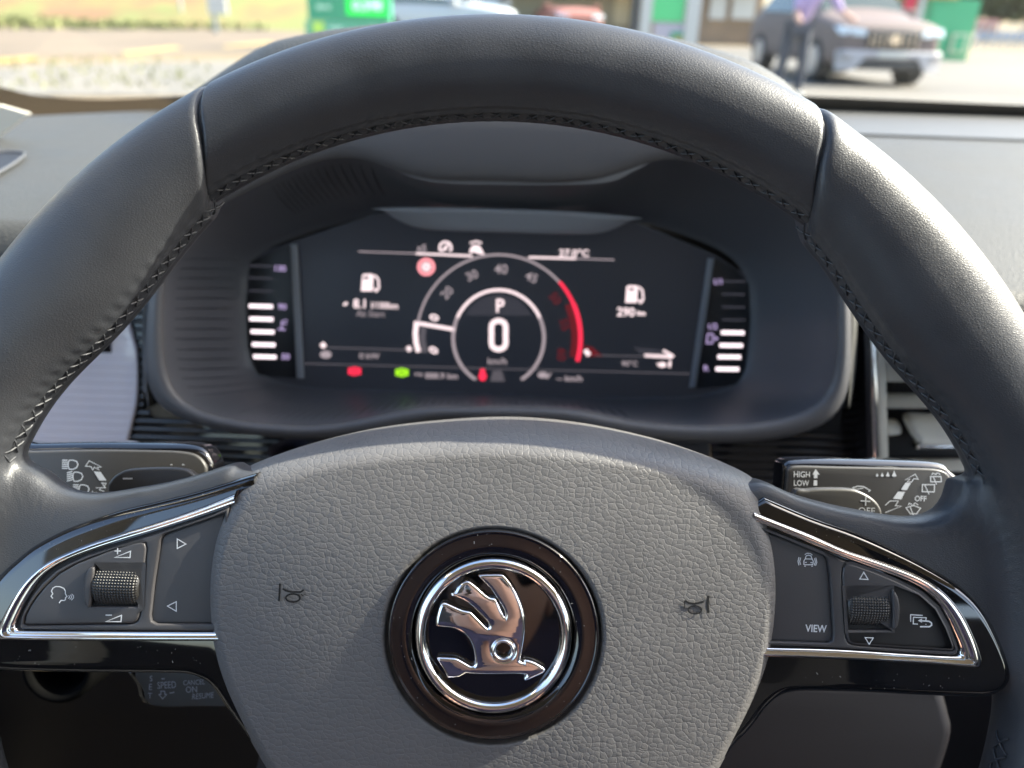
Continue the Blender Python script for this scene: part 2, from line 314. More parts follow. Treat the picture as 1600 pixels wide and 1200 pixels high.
# ---- grips with their leather spoke arms, blended
U_L = [(372,733),(357,727),(300,745),(240,760),(180,769),(144,774),(114,773),(90,765),(72,752),(60,735)]
U_R = [(1184,752),(1205,757),(1250,777),(1320,796),(1380,806),(1430,812),(1462,808),(1485,795),(1497,775),(1503,752)]
def blended(name, side):
    th_a, th_b = (JR + .05, 128) if side > 0 else (JL - .05, -128)
    rows = rim_segment(th_a, th_b, False, 420, 96, (1, 0)); v, f = grid_vf(rows); n = 96
    k = len(v); v.append(tuple(np.mean(rows[0], axis=0))); v.append(tuple(np.mean(rows[-1], axis=0)))
    for j in range(n):
        f.append((k, j, (j + 1) % n)); e = (len(rows) - 1) * n; f.append((k + 1, e + (j + 1) % n, e + j))
    bm = bmesh.new(); me = bpy.data.meshes.new('t'); me.from_pydata(v, [], f); bm.from_mesh(me)
    # spoke arm slab
    up = smooth_loop(U_R if side > 0 else U_L, 4, False)
    loop = [WF.P(x, y, -0.001)[:2] for x, y in up]
    s_ = side
    loop = loop + [(s_ * .160, loop[-1][1] + .004), (s_ * .172, -0.002), (s_ * .170, -.0085), (s_ * .150, -.0095), (s_ * .05, -.0090), (s_ * .05, loop[0][1] - .004)]
    t = plate('t', [loop], -0.014, 0.0030, 0.0045, None, None, 4); t.data.transform(Matrix.Identity(4)); bm.from_mesh(t.data)
    bpy.data.objects.remove(t)
    bmesh.ops.recalc_face_normals(bm, faces=bm.faces); bm.to_mesh(me); bm.free()
    ob = bpy.data.objects.new('t', me); COL.objects.link(ob)
    md = ob.modifiers.new('r', 'REMESH'); md.mode = 'VOXEL'; md.voxel_size = 0.00075; md.adaptivity = 0
    dg = bpy.context.evaluated_depsgraph_get(); m2 = bpy.data.meshes.new_from_object(ob.evaluated_get(dg))
    bpy.data.objects.remove(ob)
    nv = len(m2.vertices); co = np.empty(nv * 3); m2.vertices.foreach_get('co', co); co = co.reshape(-1, 3)
    ed = np.empty(len(m2.edges) * 2, int); m2.edges.foreach_get('vertices', ed); ed = ed.reshape(-1, 2)
    deg = np.bincount(ed.ravel(), minlength=nv)
    def lap(X, wt, it):
        for _ in range(it):
            S = np.stack([np.bincount(ed[:, 0], X[ed[:, 1], q], nv) + np.bincount(ed[:, 1], X[ed[:, 0], q], nv) for q in range(3)], 1)
            X = X + wt[:, None] * (S / deg[:, None] - X)
        return X
    r = np.hypot(co[:, 0], co[:, 1]); th = np.degrees(np.arctan2(co[:, 0] * side, co[:, 1]))
    base = np.full(nv, 0.5); co = lap(co, base, 2)
    wj = np.clip((th - 70) / 8, 0, 1) * np.clip((118 - th) / 10, 0, 1) * np.clip((0.176 - r) / 0.012, 0, 1)
    co = lap(co, wj * 0.55, 330); co = lap(co, np.clip((th-66)/8,0,1) * 0.5 * (r < .182), 14)
    # wrinkles of the stretched leather where arm and rim meet
    nx, ny = side * 0.143, 0.020
    d = np.hypot(co[:, 0] - nx, co[:, 1] - ny - 0.004); an = np.degrees(np.arctan2(co[:, 1] - ny, (co[:, 0] - nx) * side))
    wr = np.sin(an * 0.85 + 2.5 * np.sin(d * 500) + 1.5 * np.sin(an * .31)) * np.exp(-((d - 0.012) / 0.007) ** 2) * 0.00005
    co[:, 2] += wr
    # sharpen the puckered seam that the remeshing softened
    thS = np.degrees(np.arctan2(co[:, 0], co[:, 1])); rr = np.hypot(co[:, 0], co[:, 1]); tt = np.arange(30, 180, .5); sec = np.array([section(t * side, False) for t in tt])
    rc = np.interp(np.abs(thS), tt, sec[:, 0]); aa = np.interp(np.abs(thS), tt, sec[:, 1]); bb = np.interp(np.abs(thS), tt, sec[:, 2])
    phv = np.degrees(np.arctan2(co[:, 2] / bb, (rr - rc) / aa)); dd = (phv - SEAM + 180) % 360 - 180
    g = groove(dd, np.radians(thS) * rc) * np.clip((84 - np.abs(thS)) / 6, 0, 1) * np.clip((np.abs(thS) - 35) / 2, 0, 1) * .38
    co[:, 0] += -g * (co[:, 0] / rr) * 1.0; co[:, 1] += -g * (co[:, 1] / rr) * 1.0
    m2.vertices.foreach_set('co', co.ravel()); m2.update()
    o = link(name, m2, LEATHER, wheel); return o
gl = blended('rim_leather', -1); gl['label'] = 'left grip of the rim with its leather spoke arm'
gr = blended('rim_leather', 1); gr['label'] = 'right grip of the rim with its leather spoke arm'
o = grid('rim_leather', [[rim_pt(t, p, False) for p in np.arange(96) * 3.75] for t in np.linspace(128.1, 231.9, 150)], LEATHER, wheel, closed=True)
o['label'] = 'bottom section of the rim'
# inner filler ring so the cross seams have a dark bottom
o = grid('rim_core', [[((.1715 + .0105 * math.cos(R_(p))) * math.sin(R_(t)), (.1715 + .0105 * math.cos(R_(p))) * math.cos(R_(t)), .0105 * math.sin(R_(p))) for p in range(0, 360, 15)] for t in np.linspace(-45, 45, 60)], BLACK, wheel, closed=True)
# ---- stitches: two crossing threads per repeat
def thread_mesh():
    bm = bmesh.new()
    for sgn in (1, -1):
        pts = [(-0.0025, sgn * -0.0027, -.0003), (-0.0014, sgn * -0.0015, .0003), (0.0014, sgn * .0015, .0003), (.0025, sgn * .0027, -.0003)]
        prev = None
        for p in pts:
            ring = []
            for k in range(6):
                a = k / 6 * 2 * math.pi; d = Vector((2.4, sgn * 1.9, 0)).normalized(); nn = Vector((-d.y, d.x, 0))
                ring.append(bm.verts.new(Vector(p) + nn * math.cos(a) * .00033 + Vector((0, 0, 1)) * (math.sin(a) * .00033)))
            if prev:
                for k in range(6): bm.faces.new((prev[k], prev[(k + 1) % 6], ring[(k + 1) % 6], ring[k]))
            prev = ring
    bmesh.ops.recalc_face_normals(bm, faces=bm.faces)
    me = bpy.data.meshes.new('stitch'); bm.to_mesh(me); bm.free(); me.materials.append(THREAD); return me
ST = thread_mesh(); step = math.degrees(0.0052 / 0.152)
ths = [t for t in np.arange(-82, 83, step)] + list(np.arange(100, 126, step)) + list(-np.arange(100, 126, step))
for t in ths:
    top = JL - 2.2 < t < JR + 2.2
    p = Vector(rim_pt(t, SEAM, top)); q = Vector(rim_pt(t + 0.8, SEAM, top)); a = Vector(rim_pt(t, SEAM - 12, top)); b = Vector(rim_pt(t, SEAM + 12, top))
    T = (q - p).normalized(); S = (b - a).normalized(); N = T.cross(S)
    ctr = Vector((math.sin(R_(t)), math.cos(R_(t)), 0)) * section(t, top)[0]
    if N.dot(p - ctr) < 0: N = -N; S = -S
    S = N.cross(T)
    o = bpy.data.objects.new('stitch', ST); COL.objects.link(o); o.parent = wheel
    m_ = Matrix((T, S, N)).transposed().to_4x4(); m_.translation = (a + b) / 2 + N * (0.00035 + rng.uniform(0, .0001)); o.matrix_local = m_ @ Matrix.Rotation(rng.normal(0, .09), 4, 'Z')
# joint-seam piping beads
for nm, J in (('joint_piping', JL), ('joint_piping', JR)):
    rows = []
    s_ = 1 if J > 0 else -1
    for ph in np.linspace(-20, 200, 70):
        th = J + s_ * (-3.7 * math.cos(R_(ph)) + 0.8 * math.cos(R_(2 * ph - 60)))
        c = np.array(rim_pt(th, ph, True, -0.0021)); o_ = np.array(rim_pt(th, ph, True, .0)); N = (o_ - c) / np.linalg.norm(o_ - c); T = np.array([math.cos(R_(th)), -math.sin(R_(th)), 0])
        rows.append([tuple(c + .0007 * (math.cos(k) * T + math.sin(k) * N)) for k in np.arange(0, 6.28, 6.2832 / 8)])
    grid(nm, rows, LEATHER, wheel, closed=True)

# ---- piano black spoke covers
T_R = [(1150,768),(1197,777),(1270,808),(1343,834),(1417,867),(1472,896),(1512,922),(1541,951),(1563,988),(1582,1032),(1586,1060),(1578,1078),(1560,1090),(1527,1094),(1431,1091),(1375,1088),(1319,1086),(1262,1085),(1234,1088),(1217,1096),(1200,1112),(1184,1134),(1167,1154),(1150,1171),(1110,1225),(1060,1290),(1040,1280),(1090,1180),(1140,1060),(1180,980),(1190,880),(1160,800)]
T_L = [(400,740),(360,752),(300,770),(240,785),(180,800),(120,820),(90,832),(60,847),(39,860),(18,877),(0,893)]
def mirror(P): return [(-x, y) for x, y in P]
TZ = 0.0052
tr = smooth_loop([WF.P(x, y, TZ)[:2] for x, y in T_R[1:27]], 4, False) + [WF.P(x, y, TZ)[:2] for x, y in T_R[27:]]
o = plate('spoke_cover', [tr], -0.013, TZ, 0.0032, PIANO, wheel, 6); o['label'] = 'glossy black cover of the right spoke'
tipR = [p for p in mirror([WF.P(x, y, TZ)[:2] for x, y in T_R[7:14]])]
left_top = [WF.P(x, y, TZ)[:2] for x, y in T_L]
T_L2 = [(100,1055),(200,1056),(275,1057),(300,1061),(325,1075),(350,1110),(375,1145),(400,1180),(440,1235),(490,1300),(550,1345)]
lb = [WF.P(x, y, TZ)[:2] for x, y in T_L2]
y0 = WF.P(0, 1051, TZ)[1]
tip = [(-.1545, .0045), (-.1595, -.004), (-.1625, -.0115), (-.1622, -.0150), (-.159, -.0170)]
tipl = [(x, y) for x, y in tip]
tl = smooth_loop(left_top + [(left_top[-1][0] - .0035, left_top[-1][1] - .0045), (left_top[-1][0] - .0075, left_top[-1][1] - .013), (left_top[-1][0] - .0098, y0 + .009), (left_top[-1][0] - .0095, y0 + .003), (left_top[-1][0] - .005, y0)] + lb, 4, False) + [WF.P(x, y, TZ)[:2] for x, y in [(500, 1290), (430, 1160), (390, 1080), (360, 980), (352, 880), (372, 800)]]
o = plate('spoke_cover', [tl], -0.013, TZ, 0.0032, PIANO, wheel, 6); o['label'] = 'glossy black cover of the left spoke'
# ---- chrome frames
CZ = 0.0074
CRo = [(1180,800),(1209,812),(1270,836),(1325,860),(1380,878),(1428,896),(1464,915),(1490,937),(1512,966),(1530,1003),(1540,1034),(1538,1044),(1527,1047),(1453,1041),(1343,1036),(1270,1032),(1180,1029)]
CRi = [(1180,817),(1213,829),(1270,853),(1325,875),(1380,895),(1424,912),(1453,930),(1475,956),(1490,985),(1502,1014),(1502,1023),(1495,1026),(1417,1022),(1307,1015),(1180,1012)]
CLo = [(365,772),(339,783),(300,798),(240,818),(180,836),(135,851),(105,863),(75,877),(51,893),(30,914),(15,935),(0,963),(-10,985),(-14,996),(-8,1002),(10,1003),(100,1005),(327,1005),(365,1005)]
CLi = [(365,789),(333,800),(300,811),(240,830),(180,848),(135,863),(105,875),(81,888),(60,907),(45,929),(33,950),(24,970),(20,981),(24,985),(40,986),(180,987),(365,988)]
def hole_frame(nm, Lo, Li, lab):
    lo = smooth_loop([WF.P(x, y, CZ)[:2] for x, y in Lo], 5, False); li = smooth_loop([WF.P(x, y, CZ)[:2] for x, y in Li], 5, False)
    # open C-shaped band swept: outer line and inner line resampled together
    def rs(L, n):
        L = np.array(L); s_ = np.concatenate([[0], np.cumsum(np.linalg.norm(np.diff(L, axis=0), axis=1))]); t = np.linspace(0, s_[-1], n)
        return np.stack([np.interp(t, s_, L[:, 0]), np.interp(t, s_, L[:, 1])], 1)
    # match by corner: split both at the tip
    def split(L, n1, n2):
        L = np.array(L); k = int(np.argmax(np.abs(L[:, 0]) - 1.2 * np.maximum(0, L[:, 1] + .02) * 0 + -L[:, 1] * 0.9)); return np.concatenate([rs(L[:k + 1], n1), rs(L[k:], n2)[1:]])
    A, B = split(lo, 110, 70), split(li, 110, 70); rows = []
    for a, b in zip(A, B):
        row = []
        for t in np.linspace(0, math.pi, 13):
            k = 0.5 - 0.5 * math.cos(t); p = a + (b - a) * k
            # double-crowned bright strip: outer bevel slopes out, inner lip slopes in
            z = 0.0040 + 0.0034 * math.sin(t) ** 0.7 - 0.0007 * math.exp(-((k - .62) / .12) ** 2)
            row.append((p[0], p[1], z))
        rows.append(row)
    o = grid(nm, rows, CHROME, wheel); o['label'] = lab; return o
hole_frame('chrome_frame', CRo, CRi, 'chrome strip round the right button field'); hole_frame('chrome_frame', CLo, CLi, 'chrome strip round the left button field')
# ---- button fields
def Z5(P): return [(x / 3.3333, 680 + y / 3.3333) for x, y in P]
def Z6(P): return [(1160 + x / 2.7273, 680 + y / 2.7273) for x, y in P]
pl = plate_px('button_panel', WF, [CLi], -0.004, 0.0032 + 0.0022, 0.0003, BLACK, wheel); pl['label'] = 'dark gap panel under the left buttons'
pr = plate_px('button_panel', WF, [CRi], -0.004, 0.0032 + 0.0022, 0.0003, BLACK, wheel); pr['label'] = 'dark gap panel under the right buttons'
def inset(P, cx, cy, k): return [(cx + (x - cx) * k, cy + (y - cy) * k) for x, y in P]
BZ = 0.0066
# surround bezel (matt), left: between chrome and buttons
SL = Z5([(1190,375),(1110,412),(800,517),(600,577),(450,628),(360,668),(290,708),(220,770),(165,840),(125,910),(105,965),(102,1000),(112,1012),(400,1016),(1190,1022)])
SR = Z6([(40,375),(150,418),(300,482),(450,542),(600,597),(715,643),(790,690),(845,755),(888,835),(918,908),(918,930),(900,938),(700,928),(400,908),(40,890)])
slotL = Z5([(497,675),(748,675),(738,893),(466,893)]); slotR = Z6([(436,650),(637,650),(640,832),(447,832)])
recL = Z5([(835,545),(850,520),(885,503),(1000,465),(1170,406),(1170,985),(815,985),(788,970),(783,940),(800,780)])
recR = Z6([(85,405),(150,428),(300,486),(345,506),(364,530),(374,600),(390,850),(386,876),(366,888),(145,880),(85,878)])
wedL = Z5([(122,985),(128,945),(150,900),(185,845),(235,785),(305,722),(400,668),(560,605),(700,560),(735,553),(757,563),(765,590),(748,760),(728,940),(716,970),(690,984),(400,988),(140,992)])
wedR = Z6([(424,600),(428,565),(440,548),(470,548),(560,580),(650,617),(760,672),(832,735),(878,820),(905,890),(910,912),(898,922),(700,912),(480,897),(452,888),(442,865),(430,700)])
o = plate_px('button_surround', WF, [SL, wedL[::-1], recL[::-1]], 0.001, BZ, 0.0006, BUTTON, wheel); o['label'] = 'matt surround of the left button field'
SR = SR + Z6([(40,883),(145,880),(366,888),(386,876),(390,850),(374,600),(364,530),(345,506),(300,486),(150,428),(40,388)])
o = plate_px('button_surround', WF, [SR, wedR[::-1]], 0.001, BZ, 0.0006, BUTTON, wheel); o['label'] = 'matt surround of the right button field'
def button(nm, L, hole, z, lab):
    cx, cy = np.mean(np.array(L), axis=0); o = plate_px(nm, WF, [inset(L, cx, cy, 0.988)] + ([hole[::-1]] if hole else []), 0.001, z, 0.0007, BUTTON, wheel, 4); o['label'] = lab; return o
bLw = button('control_button', wedL, slotL, BZ + .0002, 'left button with the volume roller and voice mark')
bLr = button('control_button', recL, None, BZ - .0010, 'left rocker with two forward and back triangles')
bRw = button('control_button', wedR, slotR, BZ + .0002, 'right button with the menu roller')
bRr = button('control_button', recR, None, BZ - .0010, 'right rocker marked VIEW')
def roller(cx, cy, wpx, hpx, lab):
    c = WF.P(cx, cy, BZ); wd = wpx / 5.15e3; R0 = hpx / 5.15e3 / 2 * 1.16; nu, nv_ = 97, 145; rows = []
    for i in range(nv_):
        a = R_(-10 + 200 * i / (nv_ - 1)); row = []
        for j in range(nu):
            t = j / (nu - 1); u = (t - .5) * wd
            k = 16 * t; q = 18 * i / (nv_ - 1) * 1.4
            bmp = max(0, math.sin(math.pi * (k + q)) * math.sin(math.pi * (k - q))) * 0.00055
            e = min(t, 1 - t) * wd; r = R0 - 0.0012 * math.exp(-e / .0007) + (bmp if e > .0005 else 0) - 0.0006
            # barrel waist
            r -= 0.0006 * math.cos(math.pi * (t - .5)) * 0 
            row.append((c[0] + u, c[1] + math.cos(a) * r, BZ - 0.0035 + math.sin(a) * r * 0.82))
        rows.append(row)
    o = grid('roller', rows, mat('roller rubber', (0.02, 0.019, 0.018), 0.33), wheel); o['label'] = lab
    sl = box('roller_well', (c[0] - wd * .62, c[1] - R0 * 1.3, -.0005), (c[0] + wd * .62, c[1] + R0 * 1.3, 0.0058 - .0003), BLACK, wheel)
roller(181, 917, 72, 60, 'knurled volume roller on the left spoke'); roller(1358, 951, 66, 56, 'knurled menu roller on the right spoke')
cl = Z5([(470,690),(452,705),(438,750),(432,800),(434,850),(442,880),(458,893),(468,890),(476,800),(488,700)])
o = plate_px('roller_lip', WF, [smooth_loop(cl, 3)], BZ, BZ + .0012, 0.0006, BUTTON, wheel, 4); o['label'] = 'thumb lip beside the volume roller'
cr_ = Z6([(640,662),(655,672),(668,700),(674,745),(670,790),(660,820),(645,828),(642,820),(642,740)])
o = plate_px('roller_lip', WF, [smooth_loop(cr_, 3)], BZ, BZ + .0012, 0.0006, BUTTON, wheel, 4); o['label'] = 'thumb lip beside the menu roller'
# ---- printed marks of the buttons
def print5(fn, parent_, z, lab, nm='printed_mark'):
    k = Ink(WF); fn(k); o = k.build(nm, INK, wheel, z); o['label'] = lab
    o.parent = parent_; return o
zW, zR = BZ + .0003, BZ - .0009
def q5(P): return Z5(P)
print5(lambda k: k.line(q5([(923,540),(968,567),(923,590)]), 1.6, True), bLr, zR, 'upper triangle print')
print5(lambda k: k.line(q5([(918,867),(918,917),(872,890)]), 1.6, True), bLr, zR, 'lower triangle print')
def vol(k, oy, ox, plus):
    k.line(q5([(598 + ox, 637 + oy), (680 + ox, 604 + oy), (677 + ox, 637 + oy)]), 1.7, True)
    k.line(q5([(597 + ox, 603 + oy), (630 + ox, 603 + oy)]), 1.7)
    if plus: k.line(q5([(613 + ox, 587 + oy), (612 + ox, 620 + oy)]), 1.7)
print5(lambda k: vol(k, 0, 0, True), bLw, zW, 'volume up print'); print5(lambda k: vol(k, 334, -47, False), bLw, zW, 'volume down print')
def head(k):
    k.line(q5([(275,850),(266,838),(275,826),(268,812),(275,797),(290,788),(312,789),(333,798),(341,812),(340,826),(349,840),(341,846),(341,856),(334,861),(318,860),(308,874)]), 1.5)
    for r, h_ in ((10, 10), (20, 16), (30, 22)): k.line(q5([(352 + r * .85 - 4, 843 - h_ * .75), (352 + r + 1, 843 - h_ * .3), (352 + r + 1, 843 + h_ * .2), (352 + r * .85 - 6, 843 + h_ * .75)]), 1.1)
print5(head, bLw, zW, 'speaking head print')
print5(lambda k: k.text('VIEW', *Z6([(314, 823)])[0], 11.5, 2, 0.86, bold=0.25), bRr, zR, 'VIEW print')
print5(lambda k: k.line(Z6([(500,613),(517,584),(536,615)]), 1.6, True), bRw, zW, 'up triangle print')
print5(lambda k: k.line(Z6([(523,862),(558,864),(540,891)]), 1.6, True), bRw, zW, 'down triangle print')
def back(k):
    k.line(Z6([(717,795),(717,765),(768,768)]), 1.5); k.line(Z6([(725,803),(725,773),(776,775)]), 0.01)
    k.line(Z6([(748,805),(728,804),(729,776),(783,778),(782,790)]), 1.5)
    k.line(Z6([(755,790),(795,793),(806,800),(806,810),(797,816),(757,816)]), 2.2); k.poly(Z6([(748,790),(765,781),(765,799)]))
    k.line(Z6([(782,804),(782,808)]), 1.3)
print5(back, bRw, zW, 'back arrow over windows print')
def carico(k):
    c = lambda P: k.line(Z6(P), 1.3)
    c([(262,552),(262,536),(268,526),(272,514),(282,511),(292,514),(297,527),(302,537),(300,552)]); c([(262,552),(300,552)]); c([(268,527),(297,528)]); c([(266,542),(274,542)]); c([(290,543),(298,543)])
    c([(264,558),(270,558)]); c([(294,558),(300,558)])
    c([(266,509),(275,503),(290,504),(298,511)]); c([(248,522),(244,538),(248,552)]); c([(241,520),(237,538),(241,554)]); c([(307,524),(311,540),(306,555)]); c([(313,522),(317,541),(312,556)])
print5(carico, bRr, zR, 'car with sensor waves print')

# ---- airbag pad
PF = [(770,722),(900,728),(1020,745),(1110,778),(1162,815),(1187,870),(1194,940),(1186,1010),(1166,1075),(1140,1130),(1100,1205),(1040,1290),(960,1340),(770,1362),(580,1340),(500,1290),(440,1205),(402,1140),(372,1070),(350,1000),(345,930),(350,865),(372,812),(430,768),(520,742),(640,727)]
PB = [(770,655),(900,663),(1030,690),(1120,720),(1170,740),(1195,757),(1208,785),(1217,860),(1216,940),(1208,1010),(1190,1068),(1165,1122),(1125,1196),(1065,1300),(980,1370),(770,1400),(560,1370),(470,1280),(415,1196),(375,1125),(345,1060),(330,1000),(324,930),(328,850),(338,790),(350,755),(380,731),(480,697),(600,670)]
PCX, PCY, NA = 771, 985, 320
rF = radial(smooth_loop(PF, 5), PCX, PCY, NA); rB = radial(smooth_loop(PB, 5), PCX, PCY, NA)
def gsm(a, k=4):
    w_ = np.exp(-(np.arange(-12, 13) / k) ** 2 / 2); w_ /= w_.sum(); return np.convolve(np.concatenate([a[-12:], a, a[:12]]), w_, 'valid')
rF, rB = gsm(rF, 5), gsm(rB, 3)
def padw(k): return 0.0126 - 0.0046 * k ** 2.2     # gentle dome, k = 0 centre .. 1 front edge
angs = np.arange(NA) / NA * 2 * math.pi; rows = []
EMB = 168.0
wB = np.array([0.002 + (-0.036) * (max(0.0, math.cos(t)) ** 1.0 * (1 if abs(math.sin(t)) < .80 else max(0, (1 - abs(math.sin(t))) / .2)) ) for t in angs]); wB = gsm(wB, 6)
def padrow(radfun, wv): return [WF.P(PCX + r * math.sin(t), PCY - r * math.cos(t), wv if np.isscalar(wv) else wv[i]) for i, (t, r) in enumerate(zip(angs, radfun))]
rE = np.array([np.hypot(*(np.array([771 + EMB * math.sin(t) - PCX, 993 - EMB * math.cos(t) - PCY]))) for t in angs])
rows.append(padrow(rE * .97, 0.006)); rows.append(padrow(rE * .995, 0.0100)); rows.append(padrow(rE * 1.01, padw((rE / rF)) - .0006))
for k in np.linspace(0.015, 1, 64):
    r = rE * 1.01 + (rF - rE * 1.01) * k; rows.append(padrow(r, padw(r / rF)))
for t in np.linspace(0, 1, 18)[1:]:
    a = t * math.pi / 2; rows.append(padrow(rF + (rB - rF) * math.sin(a), padw(1) + (wB - padw(1)) * (1 - math.cos(a))))
rows.append([(x, y, z - .012) for x, y, z in rows[-1]]); rows.append([(x * .97, y * .97, z - .02) for x, y, z in rows[-1]])
pad = grid('airbag_pad', rows, PAD, wheel, closed=True); pad['label'] = 'grained airbag cover with two flat drawn horn marks'
def hpad(u, v):
    # height of the pad over the wheel plane at a local point
    p = WF.O + WF.X * u + WF.Y * v - CAMP; c = CR.T @ p; px, py = 800 + FPX * c[0] / -c[2], 600 - FPX * c[1] / -c[2]
    t = math.atan2(px - PCX, PCY - py) % (2 * math.pi); r = math.hypot(px - PCX, py - PCY)
    return padw(min(1, r / np.interp(t, angs, rF, period=2 * math.pi)))
HORN = mat('flat horn mark', (0.10, 0.096, 0.094), 0.45); HORN_SHADE = mat('horn recess shade', (0.016, 0.016, 0.017), 0.8, spec=.1)  # dark strokes draw the marks and paint the shade of their recesses
def z3(P): return [(420 + x / 17.14, 890 + y / 17.14) for x, y in P]
def z4(P): return [(1050 + x / 17.14, 910 + y / 17.14) for x, y in P]
k = Ink(WF); k.poly(z3([(330,480),(450,570),(700,610),(950,560),(940,700),(840,660),(640,650),(470,690),(400,740),(330,820)])); k.build('horn_mark', HORN, wheel, .00014, hpad)['label'] = 'left horn mark face'
k = Ink(WF); k.line(z3([(300,370),(285,600),(270,850)]), 2.8); k.line(z3([(370,510),(460,570),(600,600),(850,600),(940,540)]), 2.6); k.ell(*z3([(645, 760)])[0], 11, 6.3, 2.6); k.line(z3([(860,660),(930,710)]), 1.4)
k.build('horn_shade_outline', HORN_SHADE, wheel, .00022, hpad)['label'] = 'left horn mark outline with painted recess shade'
k = Ink(WF); k.poly(z4([(330,480),(450,560),(700,575),(850,530),(940,420),(960,820),(860,700),(640,630),(450,660),(340,690)])); k.build('horn_mark', HORN, wheel, .00014, hpad)['label'] = 'right horn mark face'
k = Ink(WF); k.line(z4([(970,350),(955,600),(975,820)]), 4.0); k.line(z4([(345,490),(450,550),(600,575),(850,520)]), 2.8); k.ell(*z4([(610, 735)])[0], 10.5, 6.2, 2.2); k.line(z4([(335,480),(340,700)]), 1.4)
k.build('horn_shade_outline', HORN_SHADE, wheel, .00022, hpad)['label'] = 'right horn mark outline with painted recess shade'

# ---- badge
BD = .0066
ec = WF.P(771, 993, 0.006 + BD); PXM = 166 / (WF.P(771 + 166, 993, .006 + BD)[0] - ec[0])
def lathe(nm, prof, m, n=128, cx=ec[0], cy=ec[1]):
    rows = [[(cx + r * math.cos(t), cy + r * math.sin(t), z + BD) for t in np.arange(n) / n * 2 * math.pi] for r, z in prof]
    return grid(nm, rows, m, wheel, closed=True)
r1 = 165 / PXM
o = lathe('badge_ring', [(r1 * 1.005, .0015), (r1, .0058), (r1 * .992, .0062), (r1 * .985, .0063), (r1 * .975, .00615), (r1 * .96, .0061), (r1 * .87, .0060), (r1 * .79, .0059), (r1 * .778, .0057), (r1 * .755, .0040), (r1 * .75, .002)], PIANO); o['label'] = 'glossy black ring round the badge'
r2 = 123 / PXM
prof = [(r2 * 1.0, .003)] + [(r2 * (1 - .155 * (0.5 - 0.5 * math.cos(t))), .0050 + .0026 * math.sin(t) ** .8) for t in np.linspace(0, math.pi, 20)] + [(r2 * .84, .0035)]
o = lathe('badge_chrome_ring', prof, CHROME); o['label'] = 'chrome ring of the badge'
o = lathe('badge_disc', [(r2 * .86, .0046), (r2 * .5, .0049), (r2 * .2, .0050), (r2 * .001, .0050)], PIANO); o['label'] = 'glossy black disc inside the badge'
def z9(P): return [(640 + x / 4.4444, 850 + y / 4.4444) for x, y in P]
WING = [(475,222),(500,212),(560,209),(640,210),(665,228),(700,270),(740,335),(775,415),(795,480),(803,540),(800,620),(790,700),(775,780),(770,815),(790,825),(795,808),(815,806),(870,822),(935,862),(942,880),(925,900),(870,925),(815,950),(795,945),(797,930),(810,912),(790,908),(720,905),(560,908),(420,903),(390,898),(350,925),(268,930),(255,915),(232,870),(190,805),(192,792),(215,788),(300,792),(335,800),(390,830),(425,850),(445,845),(452,820),(448,770),(435,710),(410,660),(370,620),(310,590),(240,580),(195,575),(180,560),(180,530),(195,470),(215,420),(240,410),(265,414),(310,435),(370,460),(420,470),(440,485),(490,535),(540,585),(548,560),(530,530),(480,480),(430,430),(370,390),(310,365),(282,352),(288,340),(310,335),(330,300),(365,270),(395,256),(425,265),(480,310),(530,355),(565,375),(595,380),(620,420),(655,500),(662,495),(655,460),(640,430),(600,370),(560,310),(510,260)]
wl = [WF.P(x, y, .007 + BD)[:2] for x, y in z9(WING)]; ey = WF.P(*z9([(652, 738)])[0], .007 + BD); er = 88 / 4.4444 / PXM
wl = smooth_loop(wl, 2)
hole = [(ey[0] + er * .86 * math.cos(-t), ey[1] + er * .86 * math.sin(-t)) for t in np.arange(32) / 32 * 2 * math.pi]
o = plate('badge_emblem', [wl, hole], .0045 + BD, .0072 + BD, 0.00085, CHROME, wheel, 5); o['label'] = 'chrome winged arrow with an eye'
o = lathe('badge_eye', [(er * .9, .0060), (er * .88, .0074), (er * .78, .0079), (er * .62, .0074), (er * .55, .0050)], CHROME, 48, ey[0], ey[1]); o['label'] = 'chrome eye ring of the winged arrow'
# ---- wheel hub back and lower spoke body
grid('hub_housing', [[(r * math.cos(t) * 1.05, r * math.sin(t) - .006, z) for t in np.arange(48) / 48 * 2 * math.pi] for r, z in ((.055, -.012), (.060, -.03), (.055, -.045), (.045, -.055))], DARK, wheel, closed=True)
# ---- shift paddles
pdL = [(167,768),(172,750),(185,739),(205,733),(260,731),(290,734),(305,743),(330,760),(340,820),(180,830)]
p1_ = plate_px('shift_paddle', WF, [smooth_loop(pdL, 4)], -.031, -.027, .0012, BTN2, wheel, 4); p1_['label'] = 'left shift paddle marked with a minus'
pdR = [(1262,765),(1290,763),(1330,764),(1350,770),(1366,780),(1376,792),(1380,808),(1380,850),(1240,850),(1240,772)]
p2_ = plate_px('shift_paddle', WF, [smooth_loop(pdR, 4)], -.031, -.027, .0012, BTN2, wheel, 4); p2_['label'] = 'right shift paddle marked with a plus and OFF'
k = Ink(WF); k.rect(192, 746.5, 207, 749); k.build('printed_mark', INK, p1_, -.0269)['label'] = 'minus print'
k = Ink(WF); k.line([(1345, 782.5), (1360, 783.5)], 2); k.line([(1353, 776), (1352.5, 790)], 2); k.text('OFF', 1354, 798, 11, 2, 1.0); k.build('printed_mark', INK, p2_, -.0269)['label'] = 'plus and OFF print'
